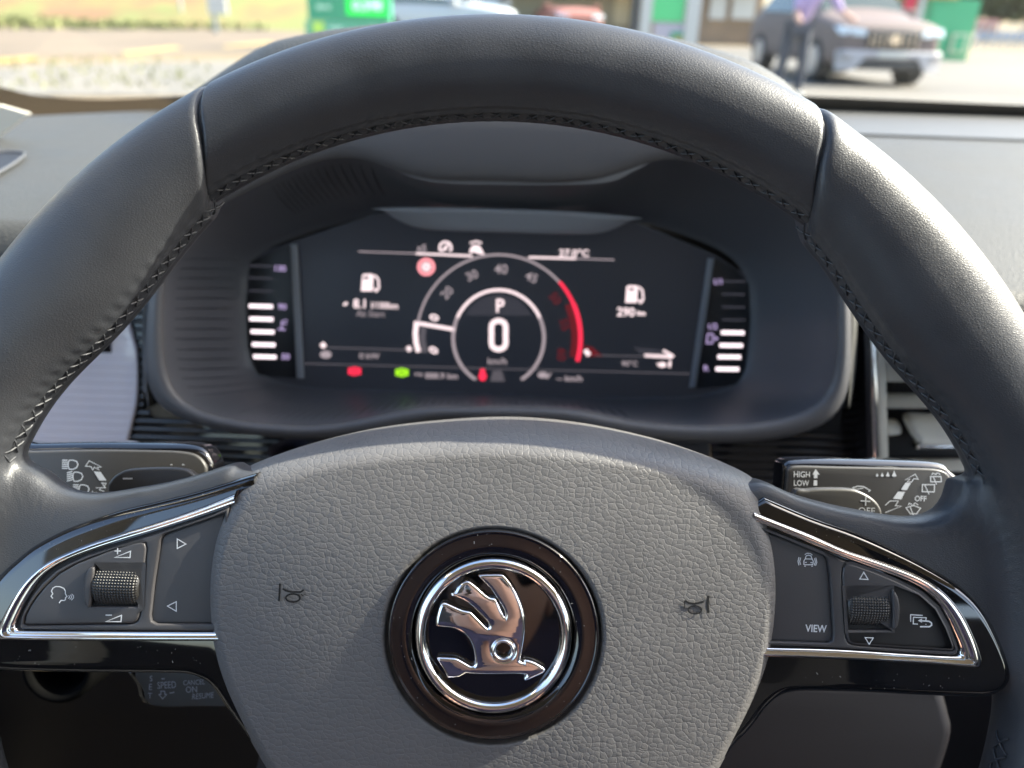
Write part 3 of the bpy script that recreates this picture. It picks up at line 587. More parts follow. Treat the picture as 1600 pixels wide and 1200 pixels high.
# =================================================================== INSTRUMENT CLUSTER
CF = tilt(779, 490, 0.452, 14.0)
clu = thing('instrument_cluster', CF, 'digital instrument cluster glowing in its ribbed black hood behind the wheel', 'instrument cluster')
def loopR(L, n=220, cx=779, cy=500, k=4): return radial(smooth_loop(L, k), cx, cy, n), np.arange(n) / n * 2 * math.pi
FO = [(779,282),(700,281),(640,274),(592,257),(547,246),(480,257),(427,281),(360,314),(310,345),(275,390),(260,430),(256,500),(258,560),(268,605),(292,634),(345,651),(420,660),(480,664),(530,660),(600,644),(650,636),(700,634),(820,634),(900,638),(960,650),(1050,662),(1180,660),(1262,643),(1290,618),(1303,580),(1306,510),(1304,440),(1285,380),(1240,330),(1180,290),(1110,262),(1060,250),(1020,250),(980,268),(920,281),(850,284)]
BO = [(779,360),(700,359),(640,345),(600,330),(520,350),(450,372),(388,402),(384,440),(385,520),(390,560),(400,590),(465,604),(600,609),(760,615),(900,620),(1085,618),(1150,606),(1168,560),(1174,500),(1174,440),(1150,400),(1090,372),(1010,345),(980,345),(940,358),(860,362)]
LO = [(779,150),(600,150),(500,165),(400,205),(330,250),(285,300),(255,350),(238,400),(230,470),(226,520),(225,560),(229,605),(242,630),(268,650),(330,669),(430,683),(520,685),(580,676),(650,662),(700,656),(830,658),(900,665),(960,679),(1060,690),(1180,689),(1262,676),(1308,652),(1327,610),(1331,560),(1331,500),(1328,430),(1315,370),(1285,310),(1225,250),(1140,200),(1050,170),(950,155)]
HB = [(779,26),(700,28),(620,36),(560,43),(480,55),(420,68),(380,83),(345,104),(320,121),(296,142),(270,175),(250,230),(235,330),(228,430),(228,520),(240,625),(330,668),(520,684),(660,660),(779,655),(900,664),(1050,690),(1200,688),(1320,620),(1335,520),(1335,400),(1320,270),(1298,215),(1270,176),(1240,148),(1200,122),(1160,103),(1100,84),(1030,66),(940,44),(860,32)]
rFO, an = loopR(FO); rBO, _ = loopR(BO); rLO, _ = loopR(LO); rHB, _ = loopR(HB)
rFO, rBO, rLO, rHB = [np.convolve(np.concatenate([a[-3:], a, a[:3]]), np.array([1,2,3,4,3,2,1]) / 16, 'valid') for a in (rFO, rBO, rLO, rHB)]
def cring(r, h): return [CF.P(779 + a * math.sin(t), 500 - a * math.cos(t), h) for a, t in zip(r, an)]
HL = 0.078
rows = [cring(rBO * .985, .0004)] + [cring(rBO + (rFO - rBO) * (1 - (1 - k) ** 1.25), .001 + (HL - .004) * k ** 1.1) for k in np.linspace(0, 1, 14)]
o = grid('hood_tunnel', rows, SOFT, clu, closed=True)
rows = [cring(rFO + (rLO - rFO) * (0.5 - 0.5 * math.cos(t)), HL - .003 + .0050 * math.sin(t)) for t in np.linspace(0, math.pi, 12)] + [cring(rLO * 1.0, HL - .008), cring(rLO * .995, .02)]
o = grid('hood_lip', rows, mat('grey lip plastic', (0.085, 0.085, 0.09), 0.42, bump=('noise', 2000, 0.00008, 0.5)), clu, closed=True)
# hood shell over the top, grained, runs forward under the windscreen
NP_ = 90; rows = []
def hood_line(fr_pts, h, n=NP_): 
    L = np.array(smooth_loop(fr_pts, 6, False)); s_ = np.concatenate([[0], np.cumsum(np.linalg.norm(np.diff(L, axis=0), axis=1))]); t = np.linspace(0, s_[-1], n)
    return [CF.P(x, y, h) for x, y in zip(np.interp(t, s_, L[:, 0]), np.interp(t, s_, L[:, 1]))]
A_ = [(232,640),(226,520),(236,420),(253,350),(283,300),(328,248),(398,202),(498,162),(600,147),(779,147),(950,152),(1050,167),(1140,197),(1227,248),(1288,308),(1317,370),(1330,430),(1332,520),(1326,640)]
B_ = [(222,640),(222,520),(232,330),(240,200),(262,172),(299,143),(325,125),(351,107),(383,86),(416,68),(455,57),(520,45),(640,33),(779,26),(900,33),(995,48),(1040,57),(1085,67),(1130,80),(1175,95),(1203,110),(1231,129),(1256,154),(1280,178),(1304,215),(1325,270),(1340,520),(1330,640)]
a = np.array(hood_line(A_, HL - .001)); b = np.array(hood_line(B_, .030)); c = b.copy(); c[:, 2] = -.06; c[:, 1] -= 0.012; c[:, 0] *= 1.03
for k in np.linspace(0, 1, 12): q = a + (b - a) * k; q[:, 2] = (HL - .001) + (.030 - HL) * k; q[:, 1] += 0.010 * math.sin(math.pi * k); rows.append([tuple(p) for p in q])
for k in np.linspace(0, 1, 8)[1:]: q = b + (c - b) * k; rows.append([tuple(p) for p in q])
grid('hood_shell', rows, DASHM, clu)
# hanging visor lips
def visor(nm, P, h0, h1, lab):
    L = smooth_loop(P, 5); cx, cy = np.mean(np.array(L), axis=0); ys = [p[1] for p in L]; y0, y1 = min(ys), max(ys); rows = []
    hh = lambda y: h0 + (h1 - h0) * (y - y0) / (y1 - y0)
    for k, dh in ((1.0, -.012), (1.0, -.0012), (.985, 0), (.6, .0003), (.2, .0003), (.01, .0003)):
        rows.append([CF.P(cx + (x - cx) * k, cy + (y - cy) * k, hh(cy + (y - cy) * k) + dh) for x, y in L])
    o = grid(nm, rows, VISOR, clu, closed=True); o['label'] = lab
visor('visor_panel', [(553,243),(600,231),(690,224),(850,224),(980,233),(1045,246),(1020,253),(990,268),(955,284),(900,289),(779,289),(700,287),(650,279),(615,264),(590,250)], .080, .070, 'upper grey visor panel under the hood lip')
visor('visor_panel', [(582,326),(640,324),(760,326),(900,331),(1000,340),(985,345),(960,357),(930,365),(880,366),(779,363),(690,360),(650,355),(620,343),(600,330)], .040, .028, 'lower grey visor panel with two screw dimples')
# ribs on the tunnel walls: each its own small fin
RIBM = mat('rib plastic', (0.055, 0.06, 0.07), 0.5)
def rib(pa, pb, wd=0.0009):
    """a thin fin running on the tunnel wall from pa to pb (px, py, k = depth share)"""
    def on(px, py, k): return np.array(CF.P(px, py, .001 + (HL - .004) * k ** 1.1))
    def wall(t_ang, k):
        rb, rf = np.interp(t_ang % (2 * math.pi), an, rBO, period=2 * math.pi), np.interp(t_ang % (2 * math.pi), an, rFO, period=2 * math.pi)
        r = rb + (rf - rb) * (1 - (1 - k) ** 1.25); return on(779 + r * math.sin(t_ang), 500 - r * math.cos(t_ang), k)
    n = 6; rows = []
    for i in range(n):
        k = pa[1] + (pb[1] - pa[1]) * i / (n - 1); t = pa[0] + (pb[0] - pa[0]) * i / (n - 1)
        p = wall(t, k); q = wall(t + .002, k); up = wall(t, min(1, k + .05)); T = (q - p); T /= np.linalg.norm(T); S = up - p; S /= np.linalg.norm(S); N = np.cross(T, S)
        inw = np.array([0, 0, p[2]]) - p; inw[0] -= CF.P(779, 500, p[2])[0] * 0
        if N @ inw < 0: N = -N
        e = math.sin(math.pi * (i + .3) / (n - .4)) 
        rows.append([tuple(p - T * wd / 2), tuple(p + N * .0007 * e), tuple(p + T * wd / 2)])
    grid('rib', rows, RIBM, clu, smooth=False)
for y in np.arange(408, 625, 15.0):          # left wall, lying fins
    t = math.atan2(-400, 500 - y); t1 = math.atan2(-480, 500 - y); rib((t, .12), (t1, .80))
for x in np.arange(370, 590, 15.0): t = math.atan2(x - 779, 230); rib((t - .03, .30), (t + .02, .85))
for x in np.arange(640, 960, 12.0): t = math.atan2(x - 779, -130); rib((t, .35), (t, .85), .0007)
for x in np.arange(360, 620, 15.0): t = math.atan2(x - 779, -150); rib((t, .30), (t, .78), .0007)
# display glass
DP = [(384,404),(455,378),(600,330),(700,352),(900,356),(990,346),(1115,398),(1168,430),(1176,500),(1170,570),(1160,606),(1085,622),(760,618),(465,606),(398,592),(384,520)]
o = plate_px('display_glass', CF, [DP], -.003, .0006, .0004, GLASSBLK, clu)
o = plate_px('gauge_panel', CF, [[(392,408),(456,380),(466,592),(402,586),(388,540),(386,470)]], .0004, .0014, .0004, mat('gauge face', (0.02, 0.022, 0.026), 0.35), clu); o['label'] = 'left temperature gauge face'
o = plate_px('gauge_panel', CF, [[(1114,402),(1150,420),(1170,445),(1172,500),(1164,590),(1150,602),(1086,608)]], .0004, .0014, .0004, MATS['gauge face'], clu); o['label'] = 'right fuel gauge face'
for L, lb in (([(453,382),(464,382),(474,592),(463,592)], 'left divider bar of the display'), ([(1107,404),(1117,404),(1088,606),(1078,606)], 'right divider bar of the display')):
    o = plate_px('divider_bar', CF, [L], .001, .004, .0008, VISOR, clu); o['label'] = lb
# ---- what the display shows
def em(n, c, s): return mat(n, (0, 0, 0), 0.5, emit=c, estr=s)
EW = em('screen white', (1.0, 0.80, 0.82), .30); EG = em('screen grey', (0.58, 0.48, 0.52), .17); ED = em('screen dim', (0.40, 0.36, 0.42), .06); EV = em('gauge violet', (0.62, 0.48, 0.85), .18)
ER = em('screen red', (1.0, 0.03, 0.08), .30); ERD = em('screen dark red', (0.9, 0.05, 0.08), .035); ELG = em('screen green', (0.42, 0.95, 0.02), .26); EP = em('sign pink', (1.0, 0.34, 0.38), .30); EB = em('bar white', (1.0, 0.84, 0.90), .42)
EPN = em('dim panel', (.25, .25, .33), .035)
Z = .0009
def scr(nm, m, fn, lab=None, z=Z):
    k = Ink(CF); fn(k); o = k.build(nm, m, clu, z)
    if lab: o['label'] = lab
    return o
CXS, CYS = 779, 528
scr('gauge_dial', EW, lambda k: (k.ell(CXS, CYS, 71, 75, 4.5, 205, 335, 40)), 'bright upper part of the inner ring')
scr('gauge_dial', EG, lambda k: k.ell(CXS, CYS, 71, 75, 5, 120, 205), 'dim lower left part of the inner ring'); scr('gauge_dial', EG, lambda k: k.ell(CXS, CYS, 71, 75, 5, -25, 60), 'dim lower right part of the inner ring')
scr('gauge_dial', EG, lambda k: k.ell(CXS, CYS, 128, 130, 3.5, 190, 318, 60), 'grey rev counter arc')
scr('gauge_dial', ER, lambda k: (k.ell(CXS, CYS, 128, 132, 6.5, -24, 16, 30), k.ell(CXS, CYS, 128, 131, 5, -42, -24, 20)), 'red end of the rev counter arc', Z + .0001)
scr('gauge_dial', ERD, lambda k: k.ell(CXS, CYS, 120, 124, 12, -25, 14, 30), 'dark red glow inside the arc')
scr('needle', EW, lambda k: (k.line([(711, 515), (653, 505)], 5.5), k.line([(651, 502), (649, 520), (650, 535), (654, 550)], 7.5)), 'rev counter needle at idle with its bright arc')
scr('needle', ED, lambda k: k.line([(662, 510), (660, 530), (664, 551)], 9), 'shade band behind the needle')
scr('readout', EW, lambda k: (k.line(smooth_loop([(768,510),(771,504),(779,501),(787,504),(790,510),(790,524),(790,537),(787,543),(779,546),(771,543),(768,537),(768,524)], 3), 8, True)), 'large speed figure 0')
scr('readout', EW, lambda k: k.text('P', 781, 477, 21, 0, .95, bold=.5), 'gear letter P')
scr('readout', EG, lambda k: k.text('km/h', 777, 564, 10, 1, 1.1, bold=.2), 'km/h under the speed')
scr('dim_field', EPN, lambda k: k.poly([(727,493),(735,480),(750,467),(779,459),(808,467),(822,480),(831,493)]), 'dim field behind the gear letter', Z - .0001)
for t, x, y, r, s_, m in (('0', 677, 547, -62, 14, EW), ('0', 678, 496, -72, 14, EW), ('20', 698, 457, -48, 14, EG), ('30', 737, 430, -24, 14, EG), ('40', 783, 420, 2, 15, EG), ('45', 831, 433, 24, 14, EG), ('50', 868, 466, 52, 14, ERD), ('55', 883, 507, 74, 14, ERD), ('60', 878, 554, 95, 14, ERD)):
    scr('readout', m, lambda k: k.text(t, x, y, s_, r, 1.0, bold=.6 if m is EW else .2), 'rev counter figure ' + t)
def pump(k, x, y, s=1.0):
    k.poly([(x - 13 * s, y + 13 * s), (x - 11 * s, y - 12 * s), (x - 8 * s, y - 14 * s), (x + 5 * s, y - 14 * s), (x + 7 * s, y - 11 * s), (x + 5 * s, y + 13 * s)])
    k.line([(x + 8 * s, y - 12 * s), (x + 14 * s, y - 6 * s), (x + 15 * s, y + 8 * s), (x + 11 * s, y + 13 * s), (x + 7 * s, y + 8 * s)], 3 * s)
scr('fuel_icon', EW, lambda k: pump(k, 577, 442), 'fuel pump of the average consumption'); scr('fuel_icon', EW, lambda k: pump(k, 990, 460), 'fuel pump of the remaining range')
for x in (573, 988):
    k_ = Ink(CF); k_.rect(x - 5, (434 if x < 600 else 452) - 2, x + 3, (434 if x < 600 else 452) + 2); k_.build('fuel_icon', GLASSBLK, clu, Z + .0002)
scr('readout', EW, lambda k: (k.text('\u00f8', 540, 474, 10, 0, 1, bold=.4), k.text('8.1', 563, 474, 14, 1, .95, bold=.4), k.text('l/100km', 601, 477, 10, 2, .95, bold=.15)), 'average 8.1 l/100km')
scr('readout', EG, lambda k: k.text('Ab Start', 579, 490, 9.5, 1, 1.0), 'Ab Start under the average')
scr('readout', EW, lambda k: (k.text('290', 978, 487, 13.5, 2, 1, bold=.4), k.text('km', 1002, 489, 7, 2, 1.1, bold=.4)), 'range 290 km')
scr('readout', EG, lambda k: k.text('0 kW', 577, 556, 9, 1, 1.1, bold=.2), '0 kW'); scr('readout', EG, lambda k: k.text('90\u00b0C', 984, 568, 8, 1, 1.1, bold=.2), '90 degrees C')
scr('readout', EW, lambda k: k.text('27.0\u00b0C', 897, 395, 10.5, 1, 1.15, bold=.3), 'outside temperature 27.0 degrees C')
scr('readout', EG, lambda k: k.text('x5', 659, 387, 11, 2, 1.0, bold=.3), 'small x5 at the top edge')
scr('readout', EG, lambda k: (k.text('trip', 654, 584, 5.5, 1, 1.2, bold=.2), k.text('888.9 km', 690, 587, 9, 1, 1.1, bold=.3)), 'trip distance 888.9 km')
scr('readout', EG, lambda k: k.text('-- km/h', 890, 591, 9, 1, 1.1, bold=.3), 'set speed -- km/h')
def gradline(x0, y0, x1, y1, wd, m, lab): scr('screen_line', m, lambda k: k.line([(x0, y0), (x1, y1)], wd), lab)
gradline(650, 396, 738, 400, 3.2, EW, 'bright top line, left'); gradline(560, 393, 650, 396, 2, EG, 'faint top line, left'); gradline(826, 402, 900, 404, 3.2, EW, 'bright top line, right'); gradline(900, 404, 960, 406, 2, EG, 'faint top line, right')
gradline(475, 568, 1078, 584, 2, ED, 'dim line over the status row'); gradline(512, 543, 640, 547, 2.4, ED, 'dim power bar line'); gradline(930, 555, 1050, 558, 2, ED, 'dim temperature bar line')
scr('bar_mark', EW, lambda k: (k.line([(502, 542), (508, 537)], 8), k.line([(636, 547), (642, 543)], 8)), 'two end marks of the power bar')
scr('bar_mark', EW, lambda k: (k.line([(1007, 555), (1048, 557)], 6), k.line([(1036, 548), (1050, 556), (1046, 560)], 5)), 'bright end of the temperature bar')
scr('bar_mark', EW, lambda k: k.line([(914, 547), (921, 555)], 7), 'lower pointer by the red arc', Z + .0002)
scr('bar_mark', ERD, lambda k: k.poly([(912, 540), (925, 542), (942, 557), (915, 557)]), 'dark red wedge by the arc'); scr('dim_field', EPN, lambda k: k.poly([(990, 542), (1030, 546), (1048, 556), (1000, 553)]), 'dim wedge over the temperature bar')
scr('status_icon', EG, lambda k: (k.ell(509, 554, 9, 6)), 'grey oval mark at lower left'); scr('status_icon', EW, lambda k: (k.ell(1035, 570, 6, 4), k.line([(1047, 564), (1046, 574)], 4), k.poly([(1026, 566), (1032, 570), (1028, 572)])), 'small white can icon at lower right')
scr('status_icon', EW, lambda k: (k.ell(696, 387, 9, 9, 3.5, -220, 40), k.line([(690, 393), (702, 380)], 3), k.ell(696, 388, 3, 3)), 'round assist icon in the top row')
scr('status_icon', EW, lambda k: (k.poly([(733,396),(735,388),(739,383),(748,383),(752,388),(757,398),(750,397),(740,394)]), k.line([(734,380),(744,377),(753,380)], 2.5)), 'car assist icon in the top row')
scr('status_icon', EP, lambda k: k.ell(666, 417, 11.5, 11.5, 5), 'red ring of the round sign'); scr('status_icon', EW, lambda k: k.ell(666, 417, 7, 7), 'pale centre of the round sign')
scr('status_icon', EP, lambda k: k.text('80', 666, 417, 6, 0, .8, bold=.2), 'figures in the round sign', Z + .0002)
scr('status_icon', ER, lambda k: (k.ell(554, 580, 8, 7), k.rect(544, 575, 564, 585)), 'red brake warning lamp'); scr('status_icon', ELG, lambda k: (k.ell(628, 582, 8, 7), k.rect(618, 577, 638, 587)), 'green lamp')
k_ = Ink(CF); k_.ell(554, 580, 4, 3.5, 1.2); k_.ell(628, 582, 4, 3.5, 1.2); k_.build('status_icon', GLASSBLK, clu, Z + .0003)
scr('status_icon', ER, lambda k: (k.ell(754, 588, 6, 7), k.ell(754, 580, 4, 4)), 'red seat belt lamp'); scr('status_icon', ED, lambda k: k.poly([(770, 579), (784, 579), (789, 596), (766, 596)]), 'grey lane field')
scr('status_icon', EG, lambda k: (k.ell(848, 586, 8, 5), k.line([(854, 592), (861, 583)], 2.5)), 'cruise control icon')
for i, (y, on) in enumerate([(415,0),(434,0),(454,0),(478,1),(498,1),(518,1),(538,1),(557,1)]):
    sh = [0,0,0,0,1,3,5,7][i]; scr('gauge_bar', EB if on else EPN, lambda k: k.line([(389 + sh, y), (426 + sh * .8, y + 1)], 6 if on else 3.5), 'lit bar of the left gauge' if on else 'unlit bar of the left gauge', .0017)
for i, (y, on) in enumerate([(440,0),(460,0),(480,0),(500,0),(520,1),(540,1),(558,1),(577,1)]):
    sh = [0,0,0,0,1,3.5,6.5,9.5][i]; scr('gauge_bar', EB if on else EPN, lambda k: k.line([(1128 - sh, y - .5), (1164 - sh, y)], 6 if on else 3.5), 'lit bar of the right gauge' if on else 'unlit bar of the right gauge', .0017)
for t, x, y, m in (('130', 437, 419, EV), ('90', 441, 479, EV), ('50', 446, 557, EV), ('1/1', 1122, 440, EV), ('1/2', 1113, 510, EV), ('R', 1103, 575, EV)):
    scr('readout', m, lambda k: k.text(t, x, y, 9, 3 if x < 700 else -3, 1.05, bold=.3), 'side gauge figure ' + t, .0017)
scr('status_icon', EV, lambda k: (k.line([(441, 501), (440, 512)], 2.5), k.line([(443, 501), (449, 501)], 2), k.line([(443, 506), (448, 506)], 2), k.line([(434, 514), (446, 515)], 2.5)), 'coolant icon', .0017)
scr('status_icon', EV, lambda k: (k.line([(1106,522),(1114,522),(1113,536),(1104,536)], 2.2, True), k.poly([(1117, 525), (1123, 529), (1117, 533)])), 'fuel side arrow icon', .0017)

# =================================================================== STALKS
SF = Frame(WF.O + WF.N * -0.048, WF.X, WF.N)
def stalk(name, lab, cat, body, face, names, z=0.0):
    t = thing(name, Frame(SF.O + SF.N * z, SF.X, SF.N), lab, cat); F = Frame(SF.O + SF.N * z, SF.X, SF.N)
    o = plate('stalk_body', [[F.P(x, y, .002)[:2] for x, y in smooth_loop(body, 4)]], -.012, .002, .0035, PIANO, t, 6)
    o = plate('stalk_face', [[F.P(x, y, .003)[:2] for x, y in smooth_loop(face, 4)]], -.002, .0032, .0008, BTN2, t, 4)
    return t, F
t, F1 = stalk('turn_signal_stalk', 'dark left stalk printed with three headlamp symbols above the left spoke', 'stalk',
    [(-40,696),(50,694),(150,692),(240,693),(295,695),(318,703),(330,722),(332,745),(325,800),(-40,830)],
    [(-40,708),(50,705),(150,703),(240,704),(285,706),(308,712),(321,727),(322,745),(316,800),(-40,826)], None)
def z8(P): return [(40 + x / 5.3333, 680 + y / 5.3333) for x, y in P]
def lamp(k, ox, oy, sl=0):
    k.line(z8([(365 + ox, 208 + oy), (395 + ox, 208 + oy), (425 + ox, 218 + oy), (437 + ox, 243 + oy), (425 + ox, 270 + oy), (395 + ox, 284 + oy), (365 + ox, 284 + oy), (356 + ox, 265 + oy), (354 + ox, 240 + oy), (358 + ox, 220 + oy)]), 1.7, True)
    for i in range(5): k.line(z8([(304 + ox, 208 + oy + i * 17 + sl), (350 + ox, 208 + oy + i * 17 - sl)]), 1.7)
for a_, lb in (((0, 0, 0), 'high beam print'), ((40, 100, 6), 'low beam print'), ((92, 206, 0), 'flash print')):
    k = Ink(F1); lamp(k, *a_); k.build('printed_mark', INK, t, .0034)['label'] = lb
k = Ink(F1); k.text('1x', 147, 770, 7, 0, 1.0, bold=.15); k.build('printed_mark', INK, t, .0034)['label'] = '1x print'
k = Ink(F1); k.line(z8([(500,258),(530,213),(632,265),(598,268),(612,290),(572,266),(560,290),(545,262)]), 1.4, True); k.poly(z8([(568,302),(625,305),(675,378),(615,378)])); k.line(z8([(630,398),(670,400),(655,425),(668,440)]), 1.3); k.line(z8([(585,438),(630,438),(615,455),(655,468)]), 1.3); k.line(z8([(640,400),(660,440),(625,436)]), 1.3)
k.poly(z8([(1200, 250), (1218, 238), (1226, 250)])); k.poly(z8([(1300, 250), (1312, 238), (1328, 250)])); k.build('printed_mark', INK, t, .0034)['label'] = 'double arrow print'
t, F2 = stalk('wiper_stalk', 'dark right stalk printed HIGH LOW and OFF with wiper symbols above the right spoke', 'stalk',
    [(1225,740),(1229,724),(1245,719),(1300,718),(1400,720),(1470,724),(1489,735),(1510,760),(1510,815),(1470,840),(1300,850),(1225,850)],
    [(1230,747),(1233,732),(1248,728),(1300,729),(1400,731),(1462,733),(1482,742),(1489,760),(1488,800),(1470,835),(1300,845),(1230,845)], None)
def z7(P): return [(1220 + x / 5.3333, 680 + y / 5.3333) for x, y in P]
k = Ink(F2); k.text('HIGH', 1253, 741, 9.5, 1.5, .82, bold=.1); k.text('LOW', 1252, 754.5, 9, 1.5, .82, bold=.1); k.text('INT', 1253, 767, 8, 1.5, .82); k.build('printed_mark', INK, t, .0034)['label'] = 'HIGH LOW print'
k = Ink(F2); k.poly(z7([(262,330),(290,282),(325,330),(305,328),(305,358),(275,358),(277,328)])); k.poly(z7([(275,375),(303,375),(303,420),(273,420)])); k.build('printed_mark', INK, t, .0034)['label'] = 'up arrow print'
k = Ink(F2)
for x, s_ in ((803, 14), (845, 17), (892, 21), (945, 26)):
    k.poly(z7([(x, 345 - 2 * s_), (x + s_ * .55, 330), (x + s_ * .8, 332 + s_ * .2), (x + s_ * .4, 345), (x - s_ * .4, 345), (x - s_ * .8, 332 + s_ * .2), (x - s_ * .55, 330)]))
k.build('printed_mark', INK, t, .0034)['label'] = 'four drops print'
k = Ink(F2); k.line(z7([(595,440),(640,425),(690,428),(745,460),(730,470)]), 1.6); k.line(z7([(600,442),(625,452),(690,440)]), 1.2); k.build('printed_mark', INK, t, .0034)['label'] = 'windscreen print'
k = Ink(F2); k.line(z7([(1035,372),(1120,325),(1145,368),(1110,362),(1090,390),(1055,388),(1075,365)]), 1.3, True); k.poly(z7([(1040,395),(1085,398),(1050,458),(1000,455)])); k.poly(z7([(975,470),(1035,472),(1005,535),(935,530)])); k.line(z7([(870,585),(910,548),(980,548),(955,588),(1005,592),(870,645)]), 1.3)
k.build('printed_mark', INK, t, .0034)['label'] = 'long double arrow print'
k = Ink(F2); k.line(z7([(1247,345),(1250,388),(1338,388),(1335,345)]), 1.5, True); k.line(z7([(1270,345),(1298,412)]), 1.4); k.line(z7([(1258,332),(1265,316),(1285,322),(1295,332)]), 1.3); k.line(z7([(1290,330),(1300,315),(1320,318),(1328,332)]), 1.3)
k.line(z7([(1180,412),(1178,470),(1278,473),(1282,412)]), 1.5, True); k.line(z7([(1200,415),(1235,492)]), 1.4); k.text('OFF', *z7([(1165, 527)])[0], 8.5, 1, .9, bold=.15)
k.line(z7([(1043,605),(1105,585),(1165,608),(1130,655),(1080,655)]), 1.4, True); k.line(z7([(1075,590),(1105,668)]), 1.3); k.line(z7([(1062,585),(1070,566),(1088,575),(1098,585)]), 1.2); k.line(z7([(1105,580),(1115,566),(1132,570),(1145,585)]), 1.2); k.build('printed_mark', INK, t, .0034)['label'] = 'rear wiper prints with OFF'
# cruise lever
t, F3 = stalk('cruise_control_stalk', 'small dark lever printed SET SPEED ON RESUME under the left spoke', 'stalk',
    [(208,1040),(209,1075),(216,1098),(240,1108),(300,1108),(420,1100),(420,1040)],
    [(224,1040),(224,1080),(230,1097),(248,1105),(300,1105),(420,1098),(420,1040)], None, -0.004)
def z0(P): return [(x / 4.0, 960 + y / 4.0) for x, y in P]
k = Ink(F3); k.text('S', 236, 1060, 9, 2, .85); k.text('E', *z0([(940, 452)])[0], 10, 2, .85); k.text('T', *z0([(937, 507)])[0], 9, 2, .85); k.text('SPEED', *z0([(1042, 440)])[0], 11, -3, .72); k.text('ON', *z0([(1197, 468)])[0], 10, -3, .85); k.text('CANCEL', 303, 1066, 8, -3, .8); k.text('RESUME', *z0([(1265, 508)])[0], 9, -5, .78, shear=.2)
k.line(z0([(1005,480),(1030,480),(1030,500),(1042,500),(1016,528),(993,500),(1006,500)]), 1.3, True); k.line(z0([(1060,492),(1090,487)]), 1.6); k.line(z0([(1008,403),(1030,402)]), 1.5)
k.build('printed_mark', mat('dim print', (.34, .35, .4), .5), t, .0034)['label'] = 'SET SPEED ON RESUME print'
# =================================================================== DASHBOARD
dash = thing('dashboard', (0, 0.4, .88), 'grained grey dashboard running wide under the windscreen behind the wheel', 'dashboard')
def wmesh(name, rows, m, parent, closed=False, lab=None, smooth=True):
    off = np.array(parent.location) if parent else np.zeros(3)
    o = grid(name, [[tuple(np.array(p) - off) for p in r] for r in rows], m, parent, closed=closed, smooth=smooth)
    if lab: o['label'] = lab
    return o
def dz(x, y):
    zl = -.101 - .02 * max(0, .42 - y); zr = float(np.interp(y, [.33, .37, .45, .62, .66, .80], [-.130, -.121, -.108, -.087, -.0855, -.073]))
    t = min(1, max(0, (x + .12) / .30)); t = t * t * (3 - 2 * t); return 1.0 + zl + (zr - zl) * t
xs = np.linspace(-.585, 1.15, 90)
yb = lambda x: float(np.interp(x, [-.6, -.45, -.32, -.2, 0, .26, .5], [.70, .725, .83, .825, .80, .777, .774]))
yf = lambda x: .378 + .16 * float(np.interp(x, [-.23, -.205, .19, .215], [0, 1, 1, 0]))
xs = np.unique(np.concatenate([xs, np.linspace(-.235, -.2, 8), np.linspace(.185, .22, 8)]))
rows = [[(x, y, dz(x, y)) for x in xs for y in [yb(x) + (yf(x) - yb(x)) * q]] for q in np.linspace(0, 1, 26)]
for t in np.linspace(0, 1, 9)[1:]: rows.append([(x, yf(x) - .016 * math.sin(t * 1.57), dz(x, .378) - .022 * (1 - math.cos(t * 1.57))) for x in xs])
rows.append([(x, yf(x) - .006, dz(x, .378) - .05) for x in xs])
wmesh('dash_top', rows, DASHM, dash)
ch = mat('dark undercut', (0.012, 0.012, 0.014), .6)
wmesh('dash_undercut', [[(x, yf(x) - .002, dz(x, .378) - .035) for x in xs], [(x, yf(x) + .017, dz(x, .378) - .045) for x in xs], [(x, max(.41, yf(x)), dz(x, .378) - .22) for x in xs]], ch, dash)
# finer-grained strip near the screen on the passenger side
xs2 = np.linspace(.20, 1.15, 40)
wmesh('dash_strip', [[(x, y, dz(x, y) + .0016) for x in xs2] for y in np.linspace(.755, .665, 8)], mat('fine grained strip', (0.07, 0.07, 0.066), .5, bump=('noise', 1500, .0002, .6)), dash, lab='finer grained strip by the windscreen')
# side window demister at far left
def wp(px, py, z): d = ray(px, py); t = z / d[2]; p = CAMP + d * t; return p
L_ = [(-60,300),(-60,250),(-10,238),(37,239),(30,250),(5,266)]
v = [wp(x, y, -.099) for x, y in L_]
o = mesh('demister_outlet', [p - np.array(dash.location) for p in v], [tuple(range(6))], ch, dash, False)
Lo = smooth_loop(L_, 4); rr = []
for k in np.linspace(0, 2 * math.pi, 7)[:-1]:
    rr.append([tuple(wp(x, y, -.0985) + np.array([0, .0012 * math.cos(k), .0012 * math.sin(k)])) for x, y in Lo])
wmesh('demister_rim', rr + [rr[0]], MATS['grey lip plastic'], dash, closed=True)
# ---- fascia: ribbed piano trim both sides of the cluster
TFr = Frame(CF.O + CF.N * .016, CF.X, CF.N)
fas = thing('fascia_trim', TFr, 'glossy black ribbed trim strip crossing the dashboard on both sides of the cluster', 'trim')
for P_ in ([(-500,330),(60,330),(225,480),(240,625),(330,660),(446,668),(446,900),(-500,900)], [(1352,480),(1372,900),(1110,900),(1110,672),(1250,665),(1318,630),(1326,480)]):
    plate('trim_backing', [[TFr.P(x, y, 0)[:2] for x, y in P_]], -.02, 0, .0005, PIANO, fas)
RIBT = mat('gloss rib', (0.022, 0.021, 0.022), 0.16, coat=.5)
def ribbar(x0, x1, y, parent, m, z=0.0, r=.0019, nm='rib'):
    rows = [[(x, y + r * math.cos(a), z + r * .8 * math.sin(a)) for a in np.linspace(0, math.pi, 7)] for x in (x0, x1)]
    return grid(nm, rows, m, parent)
xl, xr = TFr.P(443, 680)[0], TFr.P(1112, 700)[0]; xe = TFr.P(1350, 600)[0]
ytop, ybot = TFr.P(779, 470)[1], TFr.P(779, 800)[1]
